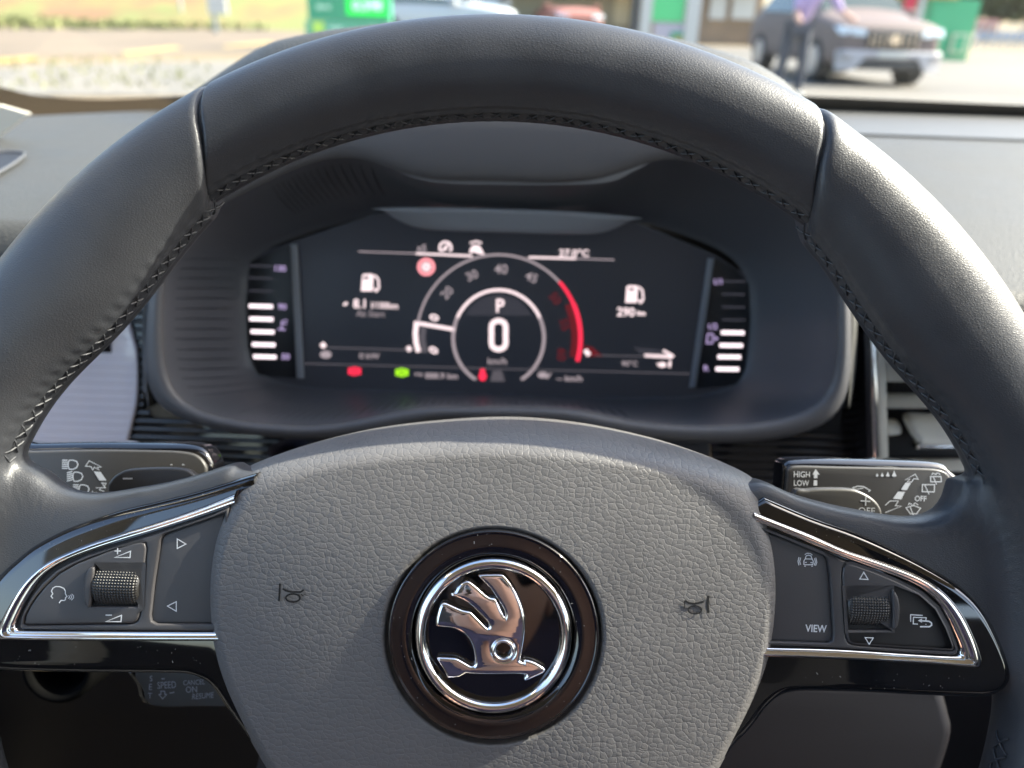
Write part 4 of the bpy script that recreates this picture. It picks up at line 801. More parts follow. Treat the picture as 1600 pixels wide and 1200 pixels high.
for y in np.arange(ybot, ytop, .0049):
    lo_ = y < TFr.P(330, 655)[1]; ribbar(-.36, xl if lo_ else TFr.P(232, 600)[0], y, fas, RIBT); ribbar(xr if y < TFr.P(1250, 668)[1] else TFr.P(1322, 600)[0], xe + (ytop - y) * -.03 + .0005, y, fas, RIBT)
cp = plate_px('column_panel', TFr, [[(446,640),(1109,640),(1111,800),(446,800)]], .0002, .003, .0008, DARK, fas); cp['label'] = 'dull dark panel behind the steering column'
# added pale panel: reflection on the ribbed trim painted as its own piece
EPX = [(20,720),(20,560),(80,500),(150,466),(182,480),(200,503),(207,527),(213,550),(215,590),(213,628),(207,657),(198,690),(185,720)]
REFLECT = mat('painted trim reflection', (0.92, 0.84, 0.86), 0.1, metal=0.0, coat=.6)
e1 = plate_px('reflection_panel', TFr, [smooth_loop(EPX, 4)], .001, .0040, .0012, REFLECT, fas); e1['label'] = 'added pale panel painted as a reflection at the far left of the strip'
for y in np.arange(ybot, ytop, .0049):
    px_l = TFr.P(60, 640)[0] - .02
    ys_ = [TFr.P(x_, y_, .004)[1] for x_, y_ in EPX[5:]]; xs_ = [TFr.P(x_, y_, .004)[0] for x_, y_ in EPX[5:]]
    if min(ys_) < y < max(ys_): ribbar(px_l, float(np.interp(-y, [-q for q in ys_], xs_)) - .0012, y, fas, REFLECT, .0038, .0005)
# ---- centre air vent at right
VFr = Frame(CF.O + CF.N * .034, CF.X, CF.N)
vent = thing('air_vent', VFr, 'air vent with chrome edge and sunlit pale slats right of the cluster', 'air vent')
def zv(P): return [(1320 + x / 6, 540 + y / 6) for x, y in P]
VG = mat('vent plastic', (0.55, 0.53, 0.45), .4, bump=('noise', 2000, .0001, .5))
plate_px('vent_chamber', VFr, [zv([(230,-300),(1900,-300),(1900,1400),(290,1400)])], -.03, -.022, .001, BLACK, vent)
plate_px('vent_edge', VFr, [zv([(180,-300),(232,-300),(275,1400),(228,1400)])], -.02, .001, .001, mat('dark gloss edge', (.03, .03, .035), .15), vent)
plate_px('chrome_strip', VFr, [zv([(232,-300),(290,-300),(345,1400),(275,1400)])], -.02, .003, .0016, CHROME, vent, 6)
plate_px('vent_frame', VFr, [zv([(290,-300),(372,-300),(425,1400),(345,1400)])], -.02, .0015, .001, VG, vent)
def slat(pts, z, lab, zt=.007):
    q = [VFr.P(x, y, z) for x, y in zv(pts)]; n = len(q)
    L = smooth_loop(zv(pts), 3) if len(pts) > 4 else zv(pts); ys = [p[1] for p in L]; y1 = max(ys); cx, cy = np.mean(np.array(L), axis=0)
    hh = lambda y: max(-.020, z - (y1 - y) / 2.65e3 * .95)      # top face leans back, catching the light from above
    rows = [[VFr.P(cx + (x - cx) * k, cy + (y - cy) * k, hh(cy + (y - cy) * k) + dh) for x, y in L] for k, dh in ((1, -.006), (1, -.0008), (.985, 0), (.5, 0), (.01, 0))]
    grid('slat', rows, VG, vent, closed=True)['label'] = lab
slat([(375,-300),(1900,-300),(1900,340),(375,340)], -.002, 'top slat'); slat([(375,445),(1900,455),(1900,590),(380,588)], -.004, 'second slat'); slat([(385,700),(480,695),(525,760),(528,812),(510,832),(388,835)], -.004, 'short stub of the third slat')
slat([(390,1060),(1900,1060),(1900,1180),(395,1180)], -.006, 'bottom slat')
L = smooth_loop(zv([(545,640),(760,632),(1200,632),(1200,925),(740,928),(690,915),(640,860),(595,790)]), 3); cx, cy = np.mean(np.array(L), axis=0)
hh = lambda y: .004 - (695 - y) / 2.65e3 * .9
grid('vent_tab', [[VFr.P(cx + (x - cx) * k, cy + (y - cy) * k, hh(cy + (y - cy) * k) + dh) for x, y in L] for k, dh in ((1, -.008), (1, -.001), (.97, 0), (.5, .0003), (.01, .0003))], VG, vent, closed=True)['label'] = 'thumb tab on the slats'
o = plate_px('vent_tab_edge', VFr, [zv([(700,935),(1200,935),(1200,975),(690,975)])], -.006, .0045, .001, CHROME, vent, 3)
# ---- steering column and lower dash
HF = Frame(WF.O + WF.N * -.09, WF.X, WF.N)
colm = thing('steering_column', HF, 'dark steering column shroud under the wheel hub', 'steering column')
plate_px('shroud_side', HF, [smooth_loop([(1100,1060),(1300,1062),(1462,1066),(1478,1080),(1490,1120),(1494,1150),(1480,1200),(1455,1260),(1420,1340),(1000,1400),(1000,1100)], 3)], -.05, 0, .006, mat('shroud plastic', (.009, .008, .010), .45, bump=('noise', 1200, .0001, .5)), colm, 6)
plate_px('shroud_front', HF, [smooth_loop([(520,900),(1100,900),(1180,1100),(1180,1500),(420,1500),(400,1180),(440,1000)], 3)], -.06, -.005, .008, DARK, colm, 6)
rows = []
cc = HF.P(95, 1040, 0)
for r, z in ((.0155, -.02), (.0155, .001), (.0145, .003), (.0128, .003), (.0115, .0005), (.0108, -.012), (.002, -.012)): rows.append([(cc[0] + r * math.cos(t), cc[1] + r * math.sin(t), z) for t in np.arange(40) / 40 * 6.2832])
o = grid('light_switch_knob', rows, mat('knob plastic', (.002, .002, .002), .8, spec=.05), colm, closed=True); o['label'] = 'round dark knob under the left spoke'
low = thing('lower_dashboard', (0, .5, .65), 'near-black lower dashboard in the shade under the wheel', 'dashboard')
off = np.array(low.location)
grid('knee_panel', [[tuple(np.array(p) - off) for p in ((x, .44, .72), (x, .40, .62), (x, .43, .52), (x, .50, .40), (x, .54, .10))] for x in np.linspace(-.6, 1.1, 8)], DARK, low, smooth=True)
for x0 in (-.115, -.075): 
    rows = [[(x0 + .012 * math.sin(a) , .33 - off[1] + .012 * math.cos(a), z - off[2]) for a in np.arange(12) / 12 * 6.2832] for z in (.74, .66)]
grid('pedal_stem', [[(-.12 + .012 * math.cos(a) + k * .03, .36 + .012 * math.sin(a) - off[1] + k * .02, .78 - k * .25 - off[2]) for a in np.arange(12) / 12 * 6.2832] for k in np.linspace(0, 1, 6)], mat('stem', (.05, .045, .06), .4), low, closed=True)

# =================================================================== CABIN ROUND THE CAMERA
cab = thing('car_cabin', (.35, 0, 1.0), 'car body round the dashboard with windscreen, pillar trim and dotted black glass border', 'car body')
XL, XR = -.56, 1.14
def wsz(y): return 1.0 - .098 + (.82 - y) * .60
def ws(x, y, d=0.0): return (x, y + d * .51, wsz(y) + d * .86)
glass = bpy.data.materials.new('windscreen glass'); glass.use_nodes = True; gn = glass.node_tree; gn.nodes.clear()
go = gn.nodes.new('ShaderNodeOutputMaterial'); gm = gn.nodes.new('ShaderNodeMixShader'); gt = gn.nodes.new('ShaderNodeBsdfTransparent'); gg = gn.nodes.new('ShaderNodeBsdfGlossy'); gf = gn.nodes.new('ShaderNodeFresnel')
gt.inputs[0].default_value = (.93, .96, .94, 1); gg.inputs['Roughness'].default_value = 0.0; gf.inputs[0].default_value = 1.3
gn.links.new(gf.outputs[0], gm.inputs[0]); gn.links.new(gt.outputs[0], gm.inputs[1]); gn.links.new(gg.outputs[0], gm.inputs[2]); gn.links.new(gm.outputs[0], go.inputs[0])
wmesh('windscreen', [[ws(x, y) for x in np.linspace(XL, XR, 6)] for y in (.87, .02)], glass, cab, smooth=False)
# frit: black border with fading dot pattern, widening into the corner
fm = mat('dotted glass border', (0.02, 0.018, 0.018), .5); n_ = fm.node_tree.nodes; l_ = fm.node_tree.links
tc = n_.new('ShaderNodeTexCoord'); mp = n_.new('ShaderNodeMapping'); mp.inputs['Rotation'].default_value = (0, 0, R_(45)); vv = n_.new('ShaderNodeTexVoronoi'); vv.inputs['Scale'].default_value = 330; vv.inputs['Randomness'].default_value = 0; l_.new(tc.outputs['Object'], mp.inputs[0]); l_.new(mp.outputs[0], vv.inputs['Vector'])
cr = n_.new('ShaderNodeMapRange'); cr.inputs[1].default_value = .30; cr.inputs[2].default_value = .42; cr.inputs[3].default_value = 0; cr.inputs[4].default_value = 1; l_.new(vv.outputs['Distance'], cr.inputs[0])
mx = n_.new('ShaderNodeMix'); mx.data_type = 'RGBA'; mx.inputs[6].default_value = (.035, .032, .03, 1); mx.inputs[7].default_value = (.21, .19, .165, 1); l_.new(cr.outputs[0], mx.inputs[0]); l_.new(mx.outputs[2], n_['Principled BSDF'].inputs['Base Color'])
yl = lambda x: float(np.interp(x, [-.6, -.2, .0, .26, .5], [.868, .865, .815, .789, .786]))
def fr_edge(x): return float(np.interp(x, [-.6,-.505,-.48,-.42,-.3,.0,.25,.45,1.2], [.77,.788,.806,.807,.792,.775,.756,.759,.76]))
wmesh('glass_border', [[ws(x, (yl(x)) + (fr_edge(x) - yl(x)) * k, -.004) for x in np.linspace(XL, XR, 70)] for k in (0, .5, 1)], fm, cab)
CRM = mat('cream pillar lining', (0.55, 0.52, 0.44), .7)
def quadbar(name, a0, a1, wx, wy, m, lab=None):
    a0, a1 = np.array(a0), np.array(a1); rows = []
    for p in (a0, a1):
        c = [np.array(p) + np.array([wx * math.copysign(abs(math.cos(t)) ** .5, math.cos(t)), wy * math.copysign(abs(math.sin(t)) ** .5, math.sin(t)), 0]) for t in np.arange(16) / 16 * 6.2832]; rows.append([tuple(q) for q in c])
    return wmesh(name, rows, m, cab, closed=True, lab=lab)
quadbar('pillar', (XL - .05, .80, .86), (XL - .01, .02, 1.43), .04, .05, CRM, 'left windscreen pillar'); quadbar('pillar', (XR + .02, .80, .86), (XR - .02, .02, 1.42), .045, .05, CRM, 'right windscreen pillar')
quadbar('pillar', (XL - .01, -.55, .7), (XL + .03, -.5, 1.42), .04, .06, CRM, 'left centre pillar'); quadbar('pillar', (XR + .01, -.55, .7), (XR - .03, -.5, 1.42), .04, .06, CRM, 'right centre pillar')
fo = [vp(x, y, .60) for x, y in [(-90,150),(0,165),(45,178),(0,212),(-90,270)]]; offc = np.array(cab.location)
mesh('pillar_foot', [p - offc for p in fo] + [p - offc + np.array([0, .004, 0]) for p in fo], [(0,1,2,3,4),(9,8,7,6,5)] + [(i, (i+1)%5, (i+1)%5+5, i+5) for i in range(5)], CRM, cab, False)
wmesh('roof_lining', [[(x, y, 1.405 + .03 * math.cos((x - .34) / .8 * 1.57) + (0.012 if y > -.1 else .03)) for x in np.linspace(XL, XR, 14)] for y in (.03, -.4, -1.1, -1.9)], CRM, cab)
wmesh('roof_skin', [[(x, y, 1.45 + .03 * math.cos((x - .34) / .8 * 1.57) + (0.012 if y > -.1 else .03)) for x in np.linspace(XL, XR, 14)] for y in (.035, -.4, -1.1, -1.9)], mat('car paint', (.3, .3, .3), .3, metal=.3), cab)
DM = mat('door lining', (0.03, 0.03, 0.032), .6)
for x, lb in ((XL - .03, 'left door lining'), (XR + .03, 'right door lining')):
    s_ = 1 if x < 0 else -1
    wmesh('door_panel', [[(x, y, .90), (x + s_ * .03, y, .86), (x + s_ * .05, y, .70), (x + s_ * .03, y, .35), (x, y, .1)] for y in np.linspace(.84, -1.6, 8)], DM, cab, lab=lb)
wmesh('rear_bulkhead', [[(x, -1.95, z) for x in np.linspace(XL, XR, 5)] for z in (1.43, .9, .1)], DM, cab)
wmesh('floor_pan', [[(x, y, .12) for x in np.linspace(XL, XR, 5)] for y in (.53, -1.95)], DM, cab)
SEATM = mat('seat cloth', (0.04, 0.04, 0.045), .8, bump=('noise', 900, .0006, 1))
for cx, lb in ((0.0, 'dark cloth driver seat behind the camera'), (.70, 'dark cloth passenger seat beside the driver seat')):
    q = np.array([cx, -.45, .35]) - np.array(cab.location); B = lambda a: tuple(np.array(a) + q)
    st = box('seat', B((-.25, -.22, -.05)), B((.25, .30, .10)), SEATM, cab, .05); st['label'] = lb
    box('backrest', B((-.24, -.30, .08)), B((.24, -.16, .66)), SEATM, st, .05); box('headrest', B((-.13, -.28, .70)), B((.13, -.19, .88)), SEATM, st, .04)
# =================================================================== PHOTOGRAPHER (seen in the chrome)
SKIN = mat('sunlit skin', (0.46, 0.27, 0.20), .5); CLOTH = mat('dark violet shirt', (0.05, 0.04, 0.07), .85); HAIR = mat('grey hair', (.18, .16, .14), .8)
def skinned(name, pts, edges, rad, m, parent, sub=2, root=0):
    me = bpy.data.meshes.new(name); me.from_pydata(pts, edges, []); o = bpy.data.objects.new(name, me); COL.objects.link(o)
    md = o.modifiers.new('s', 'SKIN'); sb = o.modifiers.new('u', 'SUBSURF'); sb.levels = sb.render_levels = sub
    for i, r in enumerate(rad):
        sv = me.skin_vertices[0].data[i]; sv.radius = (r, r) if np.isscalar(r) else r; sv.use_root = (i == root)
    dg = bpy.context.evaluated_depsgraph_get(); m2 = bpy.data.meshes.new_from_object(o.evaluated_get(dg)); bpy.data.objects.remove(o)
    m2.materials.clear(); return link(name, m2, m, parent)
ph = thing('person', (0, -.40, .5), 'seated driver in a dark shirt with hands on lap, mirrored in the chrome badge', 'person')
skinned('shirt', [(0,-.08,-.02),(0,-.09,.14),(0,-.08,.28),(0,-.04,.38),(.17,-.04,.34),(.25,-.02,.14),(.235,.06,.02),(-.17,-.04,.34),(-.25,-.02,.14),(-.235,.06,.02)], [(0,1),(1,2),(2,3),(3,4),(4,5),(5,6),(3,7),(7,8),(8,9)], [(.17,.12),(.16,.11),(.17,.11),(.10,.09),(.075,.07),(.055,.05),(.048,.045),(.075,.07),(.055,.05),(.048,.045)], CLOTH, ph)
skinned('trousers', [(0,-.08,-.06),(.11,.0,-.06),(.15,.36,-.02),(.15,.44,-.38),(-.11,.0,-.06),(-.15,.36,-.02),(-.15,.44,-.38)], [(0,1),(1,2),(2,3),(0,4),(4,5),(5,6)], [(.16,.10),.095,.07,.05,.095,.07,.05], mat('driver trousers', (.03,.03,.04), .85), ph)
for s_ in (1, -1):
    skinned('forearm', [(s_*.235,.05,.03),(s_*.20,.14,.045),(s_*.165,.22,.07),(s_*.15,.26,.075),(s_*.145,.29,.07)], [(0,1),(1,2),(2,3),(3,4)], [.042,.036,.026,(.036,.018),(.036,.016)], SKIN, ph)
    for i, (dx, ln) in enumerate(((-.028, .060), (-.010, .070), (.010, .066), (.028, .052))):
        x0 = s_ * .145 + dx; skinned('finger', [(x0, .295, .072), (x0, .295 + ln * .45, .073), (x0, .295 + ln * .8, .064), (x0, .295 + ln, .052)], [(0,1),(1,2),(2,3)], [.0095,.009,.0082,.0075], SKIN, ph, 1)
    skinned('thumb', [(s_*.120,.255,.075),(s_*.098,.280,.070),(s_*.088,.305,.062)], [(0,1),(1,2)], [.012,.010,.0085], SKIN, ph, 1)
bm = bmesh.new(); bmesh.ops.create_uvsphere(bm, u_segments=40, v_segments=30, radius=1)
for v in bm.verts:
    x, y, z = v.co; ww = .076 * (1 - .18 * max(0, -z)); v.co = Vector((x * ww, y * .098 * (1 - .12 * max(0, -z)), z * .118))
    fx, fz = v.co.x, v.co.z
    if y > 0: v.co.y += .020 * math.exp(-(fx / .010) ** 2 - ((fz + .012) / .020) ** 2) - .008 * (math.exp(-((fx - .032) / .014) ** 2 - ((fz - .012) / .010) ** 2) + math.exp(-((fx + .032) / .014) ** 2 - ((fz - .012) / .010) ** 2)) + .004 * math.exp(-(fx / .022) ** 2 - ((fz + .052) / .007) ** 2)
bmesh.ops.translate(bm, verts=bm.verts, vec=(0, .02, .46)); me = bpy.data.meshes.new('head'); bm.to_mesh(me); bm.free(); link('head', me, SKIN, ph)
skinned('neck', [(0, -.02, .34), (0, .0, .42)], [(0, 1)], [.055, .052], SKIN, ph)
bm = bmesh.new(); bmesh.ops.create_uvsphere(bm, u_segments=32, v_segments=20, radius=1)
for v in bm.verts: v.co = Vector((v.co.x * .081, v.co.y * .102, v.co.z * .095))
bmesh.ops.delete(bm, geom=[v for v in bm.verts if v.co.z < .02 + max(0, v.co.y) * .45 and v.co.y > -.06 or v.co.z < -.05], context='VERTS')
bmesh.ops.translate(bm, verts=bm.verts, vec=(0, .012, .492)); me = bpy.data.meshes.new('hair'); bm.to_mesh(me); bm.free(); link('hair', me, HAIR, ph)
for s_ in (1, -1):
    bm = bmesh.new(); bmesh.ops.create_uvsphere(bm, u_segments=16, v_segments=10, radius=1); bmesh.ops.transform(bm, verts=bm.verts, matrix=Matrix.Translation((s_ * .031, .106, .472)) @ Matrix.Diagonal((.026, .008, .019, 1))); me = bpy.data.meshes.new('sunglass_lens'); bm.to_mesh(me); bm.free(); link('sunglass_lens', me, PIANO, ph)
    bm = bmesh.new(); bmesh.ops.create_uvsphere(bm, u_segments=12, v_segments=10, radius=1); bmesh.ops.transform(bm, verts=bm.verts, matrix=Matrix.Translation((s_ * .078, .01, .455)) @ Matrix.Diagonal((.008, .018, .030, 1))); me = bpy.data.meshes.new('ear'); bm.to_mesh(me); bm.free(); link('ear', me, SKIN, ph)

# =================================================================== OUTSIDE
def gp(px, py, z=0.0): d = ray(px, py); t = (z - CAMP[2]) / d[2]; p = CAMP + d * t; return np.array([p[0], p[1], z])
def setting(o, kind='structure'): o['kind'] = kind; return o
SAND = mat('pale dusty ground', (0.19, 0.145, 0.085), .9, bump=('noise', 8, .02, 1), var=(.8, .25))
setting(mesh('ground', [(-500, -60, -.004), (500, -60, -.004), (500, 800, -.004), (-500, 800, -.004)], [(0, 1, 2, 3)], SAND, None, False))
ROADM = mat('pale sunlit asphalt', (0.16, 0.125, 0.088), .85, bump=('noise', 60, .004, 1), var=(.5, .15))
def gpoly(name, P, m, z):
    v = [gp(x, y) + np.array([0, 0, z]) for x, y in P]; return mesh(name, v, [tuple(range(len(v)))], m, None, False)
setting(gpoly('road', [(-700, 118), (0, 90), (300, 84), (620, 80), (620, 50), (300, 47), (0, 45), (-700, 52)], ROADM, .004))
setting(gpoly('forecourt', [(640, 60), (1160, 75), (2400, 150), (2600, 400), (1200, 330), (760, 200)], mat('forecourt asphalt', (0.11, 0.10, 0.083), .8, var=(.6, .15)), .004))
YL = mat('yellow road paint', (.42, .29, .09), .7)
for q in ([(-60, 96), (55, 88), (60, 94), (-60, 103)], [(190, 82), (270, 73), (285, 76), (200, 86)], [(345, 72), (420, 65), (430, 67), (355, 75)]): setting(gpoly('road_line', q, YL, .008))
gst = mesh('gravel', [gp(x, y) + np.array([0, 0, .012]) for x, y in [(-300, 150), (400, 150), (400, 96), (150, 100), (-300, 122)]], [(0, 1, 2, 3, 4)], mat('grey gravel', (0.16, 0.15, 0.13), .9, bump=('noise', 14, .03, 1), var=(7, .45)), None, False); setting(gst, 'stuff')
GRM = mat('dry verge grass', (0.20, 0.21, 0.09), .9, var=(2, .35))
# real tufts scattered: verge + gravel weeds
tv, tf = [], []
for i in range(2600):
    if i < 1500: x, y = rng.uniform(-300, 640), rng.uniform(34, 47)
    else: x, y = rng.uniform(-100, 330), rng.uniform(92, 140)
    if i >= 1500 and rng.random() < .75: continue
    p = gp(x, y); s_ = rng.uniform(.12, .32) if i < 1500 else rng.uniform(.03, .09)
    if p[1] > 60 or p[1] < 0: continue
    for k in range(3):
        a = rng.uniform(0, 6.28); d = np.array([math.cos(a), math.sin(a), 0]) * s_ * .4; o_ = len(tv)
        tv += [p - d, p + d, p + d * .3 + np.array([0, 0, s_])]; tf.append((o_, o_ + 1, o_ + 2))
setting(mesh('grass', tv, tf, GRM, None, False), 'stuff')
# hillside at left
hm = mat('grassy earth bank', (0.2, 0.2, 0.1), .95); n_ = hm.node_tree.nodes; l_ = hm.node_tree.links
tc = n_.new('ShaderNodeTexCoord'); t1 = n_.new('ShaderNodeTexNoise'); t1.inputs['Scale'].default_value = .35; t1.inputs['Detail'].default_value = 6; l_.new(tc.outputs['Object'], t1.inputs[0])
rmp = n_.new('ShaderNodeValToRGB'); rmp.color_ramp.elements[0].position = .40; rmp.color_ramp.elements[0].color = (.21, .12, .06, 1); rmp.color_ramp.elements[1].position = .58; rmp.color_ramp.elements[1].color = (.17, .18, .06, 1)
l_.new(t1.outputs[0], rmp.inputs[0]); l_.new(rmp.outputs[0], n_['Principled BSDF'].inputs['Base Color'])
rows = []
for i in range(40):
    x = -95 + 98 * i / 39; y0 = 30 + .06 * (x + 40); row = []
    for j in range(22):
        k = j / 21; h = 11 * (k ** 1.15) * min(1, max(0.02, (4 - x) / 14)); row.append((x, y0 + 30 * k, h + .25 * math.sin(x * 1.3 + k * 9) * k + .2 * rng.random() * k))
    rows.append(row)
setting(grid('hillside', rows, hm, None))
WHT = mat('white paint', (.50, .49, .45), .5); GRN = mat('sign green', (.05, .32, .17), .5); GRN2 = mat('sign teal green', (.11, .40, .25), .5)
STEEL = mat('grey post', (.32, .34, .32), .5); CRE = mat('cream wall', (.34, .29, .19), .8, var=(1, .1)); BRN = mat('brown wall', (.24, .17, .11), .8, var=(1, .2))
def obx(name, x0, x1, yT, yB, D, dep, m, parent=None, toground=False, bev=0.0):
    """box whose face is seen between photo columns x0..x1 and rows yT..yB at distance D"""
    a = vp(x0, (yT + yB) / 2, D); b = vp(x1, (yT + yB) / 2, D); tz = vp((x0 + x1) / 2, yT, D)[2]; bz = 0.0 if toground else vp((x0 + x1) / 2, yB, D)[2]
    off = np.array(parent.location) if parent else np.zeros(3)
    return box(name, np.array([a[0], D, bz]) - off, np.array([b[0], D + dep, tz]) - off, m, parent, bev)
# price pylon
pc = vp(545, 30, 20); pyl = thing('price_pylon', (pc[0], 20.2, 0), 'green filling station price pylon with glowing green digits left of the hood', 'sign')
obx('pylon_panel', 478, 608, -70, 33, 20, .35, GRN, pyl); o = obx('pylon_panel', 479, 604, 34, 90, 20.0, .35, GRN2, pyl); o['label'] = 'lighter lower panel'
obx('pylon_post', 500, 512, 90, 200, 20.1, .15, STEEL, pyl, True); obx('pylon_post', 575, 587, 90, 200, 20.1, .15, STEEL, pyl, True)
obx('display_box', 540, 604, -50, 24, 19.97, .05, mat('led backing', (0.01, .16, .04), .5, emit=(0, 1, .05), estr=.30), pyl)
LED = mat('led green', (0, 0, 0), .5, emit=(.25, 1, .35), estr=1.2)
def txt3(name, s, px, py, D, hpx, m, parent, lab=None):
    F = Frame(vp(px, py, D), (1, 0, 0), (0, -1, 0)); k = Ink(F); k.text(s, px, py, hpx, 1.0, 1.0, bold=.6)
    v = [F.O + F.X * q[0] + F.Y * q[1] - np.array(parent.location) for q in [F.P(p[0], p[1], 0) for p in k.v]]
    o = mesh(name, v, k.f, m, parent, False)
    if lab: o['label'] = lab
    return o
txt3('price_digits', '0.598', 574, 8, 19.95, 15, LED, pyl); txt3('pylon_lettering', 'diesel', 505, 10, 19.97, 7, mat('pale lettering', (.5, .8, .6), .5), pyl); txt3('pylon_lettering', 'super', 525, 43, 19.97, 7, MATS['pale lettering'], pyl)
o = obx('pylon_badge', 488, 506, 34, 52, 19.98, .02, mat('lime', (.5, .75, .12), .5), pyl)
# white-framed totem
tt = thing('sign_totem', (vp(1050, 40, 13)[0], 13.1, 0), 'green and white sign board between two white posts behind the hood', 'sign')
obx('totem_post', 1004, 1020, -80, 100, 13, .16, WHT, tt, True); obx('totem_post', 1074, 1096, -80, 100, 13, .16, WHT, tt, True)
obx('totem_panel', 1020, 1074, -80, 34, 13.05, .06, mat('fresh green', (.10, .55, .20), .5), tt); o = obx('totem_panel', 1020, 1074, 36, 90, 13.05, .06, mat('poster mauve', (.42, .38, .42), .6), tt); o['label'] = 'lower mauve poster'
o = obx('poster_patch', 1048, 1070, 50, 66, 13.03, .01, GRN, tt); o = obx('poster_patch', 1052, 1070, 58, 72, 13.02, .01, YL, tt)
obx('dark_post', 990, 997, -80, 100, 13.4, .1, mat('dark post', (.05, .06, .08), .5), tt, True)
# station building
bd = thing('station_building', (4, 32, 0), 'long low cream and brown filling station building in the far background', 'building')
obx('wall', 612, 1000, -25, 60, 34, 6, CRE, bd, True); obx('wall', 1000, 1190, -10, 60, 33, 6, BRN, bd, True)
obx('roof_edge', 600, 1195, -45, -22, 32.5, 8, STEEL, bd)
for x0, x1, m in ((620, 642, YL), (650, 672, WHT), (700, 722, mat('olive panel', (.30, .30, .18), .7)), (735, 752, mat('warm lamp panel', (.8, .7, .4), .6)), (960, 985, mat('buff door', (.6, .5, .3), .7))): obx('facade_panel', x0, x1, -10, 40, 33.9, .06, m, bd)
for x0, x1 in ((1110, 1135), (1145, 1180)): f = obx('window', x0, x1, -6, 30, 32.9, .08, WHT, bd); obx('pane', x0 + 3, x1 - 3, -4, 27, 32.85, .03, mat('teal glass', (.10, .25, .22), .2), f)
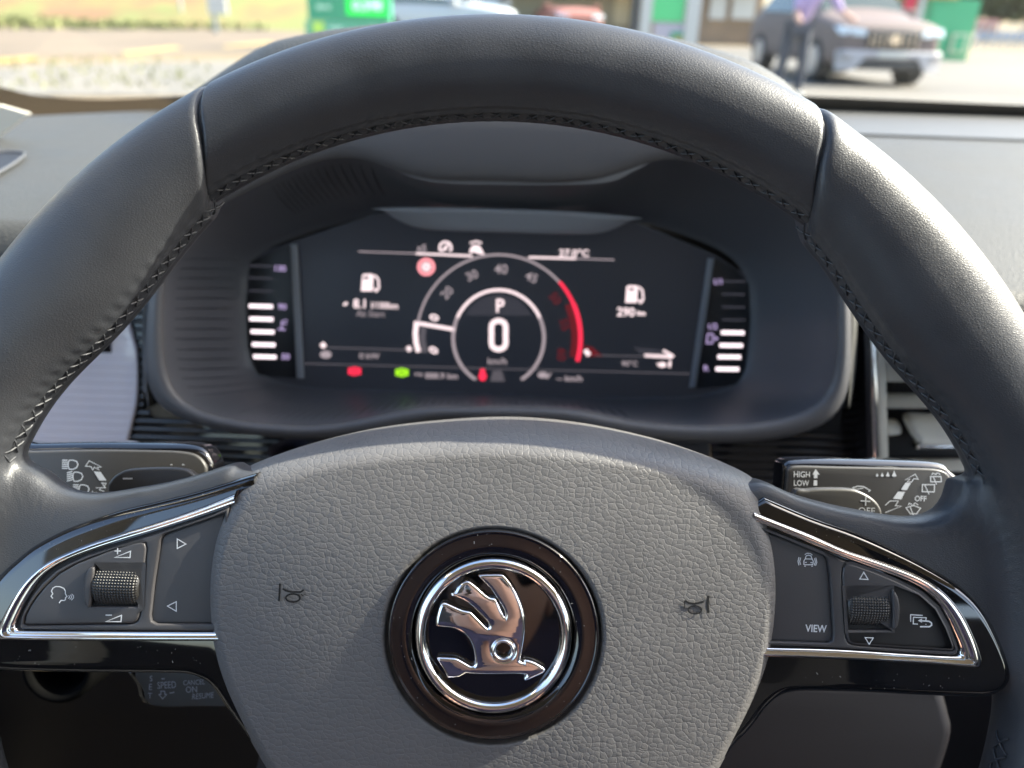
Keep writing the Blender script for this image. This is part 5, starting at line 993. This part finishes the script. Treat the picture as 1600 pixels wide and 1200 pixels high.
# cars
def car(loc, rz, paint, label, cat, group=None, L=4.7, W_=1.9, H=1.65, suv=True):
    t = thing('parked_car', loc, label, cat, group); t.rotation_euler = (0, 0, rz); hw = W_ / 2
    # sections along y (front at 0, back at L): (y, bottom, belt height, half width, top height, top half width)
    S = [(0.00, .42, .78, .70, .80, .62), (.04, .30, .92, .84, .95, .74), (.25, .26, .98, .93, 1.03, .82), (.9, .26, 1.02, .95, 1.10, .84), (1.25, .26, 1.04, .95, 1.13, .84), (1.95, .26, 1.05, .95, H - .06, .66), (2.6, .26, 1.05, .95, H, .67), (3.6, .26, 1.06, .95, H - .03, .65), (4.3, .28, 1.06, .93, H - .20, .60), (4.62, .34, 1.0, .88, 1.12, .66), (L, .45, .85, .80, .92, .60)]
    rows = []
    for y, zb, zbelt, w0, zt, w1 in S:
        w0, w1 = w0 * hw / .95, w1 * hw / .95; row = []
        prof = [(-w0 * .9, zb), (-w0, zb + .12), (-w0 * 1.0, zb + .35), (-w0 * .985, zbelt), (-w1, zt - .05), (-w1 * .85, zt), (0, zt + .015), (w1 * .85, zt), (w1, zt - .05), (w0 * .985, zbelt), (w0, zb + .35), (w0, zb + .12), (w0 * .9, zb)]
        rows.append([(a, y, b) for a, b in prof])
    o = grid('body', rows, paint, t, closed=True, caps=True); sb = o.modifiers.new('s', 'SUBSURF'); sb.levels = sb.render_levels = 2
    CG = mat('car glass', (.03, .05, .045), .08)
    def pan(nm, P, m, lab=None):
        oo = mesh(nm, P, [tuple(range(len(P)))], m, t, False); md = oo.modifiers.new('so', 'SOLIDIFY'); md.thickness = .02; md.offset = 0
        if lab: oo['label'] = lab
    pan('windscreen', [(-.78*hw/.95, 1.22, 1.13), (.78*hw/.95, 1.22, 1.13), (.62*hw/.95, 1.90, H - .03), (-.62*hw/.95, 1.90, H - .03)], CG)
    for s_ in (1, -1):
        pan('side_window', [(s_*.90*hw/.95, 1.5, 1.10), (s_*.90*hw/.95, 3.9, 1.12), (s_*.70*hw/.95, 3.7, H - .10), (s_*.70*hw/.95, 2.0, H - .10)], CG)
        hl = mesh('headlight', [(s_*.48*hw/.95, -.01, .78), (s_*.90*hw/.95, .09, .80), (s_*.92*hw/.95, .30, .92), (s_*.86*hw/.95, .10, .92), (s_*.48*hw/.95, .00, .88)], [(0,1,2,3,4)], mat('headlamp glass', (.55, .60, .62), .1, coat=1), t, False); md = hl.modifiers.new('so', 'SOLIDIFY'); md.thickness = .05; md.offset = 0
        mr = box('mirror', (s_*1.0*hw/.95 - .11, 1.45, 1.05), (s_*1.0*hw/.95 + .11, 1.60, 1.22), paint, t, .04)
    if suv:
        g = box('grille', (-.44, -.045, .60), (.44, .06, .88), mat('grille black', (.02, .022, .025), .4), t, .03)
        for i in range(9): box('grille_bar', (-.40 + i * .1 - .008, -.058, .62), (-.40 + i * .1 + .008, -.04, .86), CHROME, g)
        cyl('grille_badge', (0, -.05, .745), (0, -.085, .745), .085, .08, CHROME, t, 28)
        rows = [[(x, -.03 - .03 * math.cos(x / .9 * 1.5) + k * 0, z) for x in np.linspace(-.86, .86, 18)] for k, z in enumerate((.44, .57))]
        o = grid('bumper_strip', rows, mat('silver plastic', (.34, .33, .34), .4), t); md = o.modifiers.new('so', 'SOLIDIFY'); md.thickness = .05; md.offset = 0
        for s_ in (1, -1):
            q = mesh('bumper_wing', [(s_*.45, -.085, .46), (s_*.62, -.07, .26), (s_*.90, .02, .24), (s_*.92, .05, .56), (s_*.70, -.04, .55)], [(0,1,2,3,4)], MATS['silver plastic'], t, False); md = q.modifiers.new('so', 'SOLIDIFY'); md.thickness = .04; md.offset = 0
        box('lower_intake', (-.56, -.06, .27), (.56, .05, .42), MATS['grille black'], t, .03)
        pl_ = box('number_plate', (-.26, -.105, .46), (.26, -.085, .57), WHT, t, .005)
    for s_ in (1, -1):
        for y in (.85, 3.65):
            wl_ = cyl('wheel', (s_ * (hw - .24), y, .36), (s_ * (hw + .01), y, .36), .36, .36, mat('tyre rubber', (.02, .02, .022), .8), t, 32)
            rr_ = cyl('rim', (s_ * (hw - .02), y, .36), (s_ * (hw + .02), y, .36), .25, .23, mat('alloy', (.5, .5, .52), .3, metal=.8), wl_, 20)
    return t
SUVP = mat('mauve grey paint', (.15, .115, .105), .6, spec=.25)
f0 = (gp(1322, 124) + gp(1425, 130)) / 2
car((f0[0] * .92, f0[1] * .92 - .2, 0), R_(4), SUVP, 'grey family car facing us with round grille badge at the top right', 'car')
WP_ = mat('white car paint', (.5, .51, .5), .3, coat=.4); RP_ = mat('red car paint', (.30, .12, .09), .5)
car((vp(800, 30, 26)[0], 26, 0), R_(75), WP_, 'white car parked side-on in the distance above the rim top', 'car', None, 4.3, 1.75, 1.35, False)
car((vp(905, 30, 30)[0], 29, 0), R_(10), RP_, 'small red car parked right of the distant white one', 'car', None, 4.2, 1.7, 1.15, False)
car((vp(745, 30, 27)[0], 28, 0), R_(0), mat('grey car paint', (.3, .33, .35), .3, coat=1), 'grey blue car parked left of the distant white one', 'car', None, 4.2, 1.7, 1.3, False)
# person by the grey car
pf = np.array([3.70, 11.5, 0]); pb = thing('person', (pf[0], pf[1], 0), 'person in a lilac top and dark trousers leaning beside the grey car', 'person')
TR = mat('dark trousers', (.05, .055, .07), .8); LI = mat('lilac top', (.38, .28, .45), .8)
skinned('trousers', [(0,0,.92),(.10,0,.88),(.13,-.03,.50),(.14,.02,.08),(-.10,0,.88),(-.12,.03,.50),(-.15,.06,.08)], [(0,1),(1,2),(2,3),(0,4),(4,5),(5,6)], [(.15,.12),.10,.075,.06,.10,.075,.06], TR, pb)
skinned('top', [(0,0,.92),(.06,-.03,1.15),(.14,-.06,1.38),(.34,-.08,1.32),(.48,-.18,1.10),(-.05,-.06,1.36),(-.12,-.16,1.10)], [(0,1),(1,2),(2,3),(3,4),(2,5),(5,6)], [(.15,.11),(.16,.11),(.15,.10),.07,.05,.07,.05], LI, pb)
skinned('head', [(.16,-.08,1.44),(.19,-.11,1.55),(.20,-.13,1.66)], [(0,1),(1,2)], [.05,.095,.09], SKIN, pb)
skinned('hair', [(.19,-.09,1.66),(.20,-.06,1.60),(.19,-.05,1.52)], [(0,1),(1,2)], [.10,.10,.07], mat('brown hair', (.06, .04, .03), .8), pb)
skinned('forearm', [(.48,-.18,1.10),(.60,-.26,1.02),(.66,-.28,1.0)], [(0,1),(1,2)], [.045,.035,.04], SKIN, pb); skinned('forearm', [(-.12,-.16,1.10),(-.10,-.30,.98),(-.10,-.34,.96)], [(0,1),(1,2)], [.045,.035,.04], SKIN, pb)
for s_, a in ((.14, .02), (-.15, .06)): box('shoe', (s_ - .05, a - .20, 0), (s_ + .05, a + .08, .09), WHT, pb, .03)
# green kiosk, banner, frame at right
gk = thing('recycling_kiosk', (vp(1485, 40, 26)[0], 26.5, 0), 'bright green kiosk with yellow top edge behind the grey car', 'kiosk')
obx('kiosk_body', 1448, 1524, -2, 80, 26, 2, mat('kiosk green', (.05, .38, .17), .5), gk, True); obx('kiosk_roof', 1440, 1500, -12, -2, 25.9, 2.2, YL, gk)
o = obx('kiosk_door', 1452, 1480, 8, 76, 25.95, .04, MATS['kiosk green'], gk); o = obx('kiosk_panel', 1486, 1512, 52, 84, 25.9, .04, mat('pale frame', (.55, .6, .4), .6), gk); o = obx('kiosk_panel', 1491, 1507, 56, 80, 25.88, .03, MATS['kiosk green'], gk)
bn = thing('banner', (vp(1423, 10, 25)[0], 25, 0), 'red hanging banner on a white post left of the green kiosk', 'banner'); obx('banner_cloth', 1414, 1434, -30, 34, 25, .05, mat('red cloth', (.55, .03, .06), .7), bn); obx('banner_post', 1434, 1441, -40, 90, 25, .08, WHT, bn, True)
# far fence, trees
fn = thing('fence', (vp(1560, 50, 40)[0], 40, 0), 'pale blue and white fence in the distance at the right edge', 'fence')
for x in range(1525, 1700, 12): obx('fence_post', x, x + 3, 36, 70, 40, .1, WHT, fn, True)
obx('fence_panel', 1525, 1700, 52, 64, 40.1, .05, mat('blue panel', (.25, .36, .55), .6), fn); obx('fence_panel', 1525, 1560, 30, 50, 40.1, .05, mat('dusty red panel', (.45, .22, .2), .6), fn)
LEAF = mat('dusty foliage', (.07, .09, .035), .8, var=(1.5, .4)); BARK = mat('bark', (.14, .10, .07), .9)
def tree(px, D, H, cr, lab):
    x = vp(px, 40, D)[0]; t = thing('tree', (x, D, 0), lab, 'tree', 'trees beyond the forecourt')
    skinned('trunk', [(0,0,0),(.1,0,H*.3),(0,.1,H*.55),(cr*.4,.1,H*.75),(-cr*.4,0,H*.75)], [(0,1),(1,2),(2,3),(2,4)], [.22,.17,.13,.07,.07], BARK, t, 1)
    n = 2600; P = rng.normal(size=(n, 3)); P /= np.linalg.norm(P, axis=1)[:, None]; P *= rng.uniform(.45, 1, (n, 1)) ** .5
    lump = 1 + .25 * np.sin(P[:, :1] * 5 + px) * np.cos(P[:, 2:] * 6); P = P * lump * np.array([cr, cr, cr * .75]) + np.array([0, 0, H * .72]); v, f = [], []
    for p in P:
        a = rng.normal(size=3) * .16; b = rng.normal(size=3) * .16; k = len(v); v += [p - a, p + b, p + a, p - b]; f.append((k, k+1, k+2, k+3))
    mesh('crown', v, f, LEAF, t, False)
tree(1545, 60, 4.2, 2.2, 'small rounded tree just right of the kiosk'); tree(1600, 58, 4.6, 2.6, 'bushy tree at the right edge of the photograph'); tree(1665, 62, 5.0, 3.0, 'bushy tree just beyond the right edge'); tree(1395, 75, 5.0, 3.0, 'tree mostly hidden behind the grey car')
for px, y1, lab in ((285, 40, 'thin grey post by the road, leftmost on the grass bank'), (392, 40, 'thin grey post, left one of the close pair'), (408, 40, 'thin grey post, right one of the close pair')):
    D = gp(px, y1)[1]; t = thing('road_post', (vp(px, 30, D)[0], D, 0), lab, 'post', 'posts along the road'); cyl('post_shaft', (0, 0, 0), (0, 0, 5), .06, .05, STEEL, t, 12); cyl('post_foot', (0, 0, 0), (0, 0, .35), .16, .12, mat('dark teal foot', (.05, .14, .13), .6), t, 14)
D = 27; t = thing('bollard_sign', (vp(338, 10, D)[0], D, 0), 'white board on a post standing on the grass bank', 'sign'); obx('board', 322, 352, -30, 22, D, .1, WHT, t); obx('board_post', 333, 340, 22, 60, D + .02, .06, STEEL, t, True)
# fine dust and lint on the gloss parts (uncountable specks)
dv, df = [], []
def speck(px, py, z, s_):
    c = np.array(WF.P(px, py, z)); a = rng.uniform(0, 6.28); e = rng.uniform(1, 3.5) if rng.random() < .2 else 1.0; k = len(dv)
    A = np.array([math.cos(a), math.sin(a), 0]) * s_ * e; B = np.array([-math.sin(a), math.cos(a), 0]) * s_ * .7
    dv.extend([c - A - B, c + A - B, c + A + B, c - A + B]); df.append((k, k + 1, k + 2, k + 3))
for _ in range(40):
    t, r = rng.uniform(0, 6.28), rng.uniform(128, 160); speck(771 + r * math.sin(t), 993 - r * math.cos(t), .0067 + BD - .0004, rng.uniform(.00005, .00013))
for _ in range(22): x = rng.uniform(20, 320); speck(x, rng.uniform(1010, 1040), TZ + .0001, rng.uniform(.00005, .00013))
for _ in range(22): x = rng.uniform(1230, 1520); speck(x, rng.uniform(1052, 1078), TZ + .0001, rng.uniform(.00005, .00013))
for _ in range(26): x = rng.uniform(60, 320); speck(x, np.interp(x, [60, 180, 320], [865, 818, 772]) + rng.uniform(-8, 8), TZ + .0001, rng.uniform(.00005, .0001))
for _ in range(26): x = rng.uniform(1240, 1540); speck(x, np.interp(x, [1240, 1400, 1540], [812, 872, 975]) + rng.uniform(-8, 8), TZ + .0001, rng.uniform(.00005, .0001))
o = mesh('dust', dv, df, mat('pale dust', (.3, .29, .28), .8), wheel, False); o['kind'] = 'stuff'
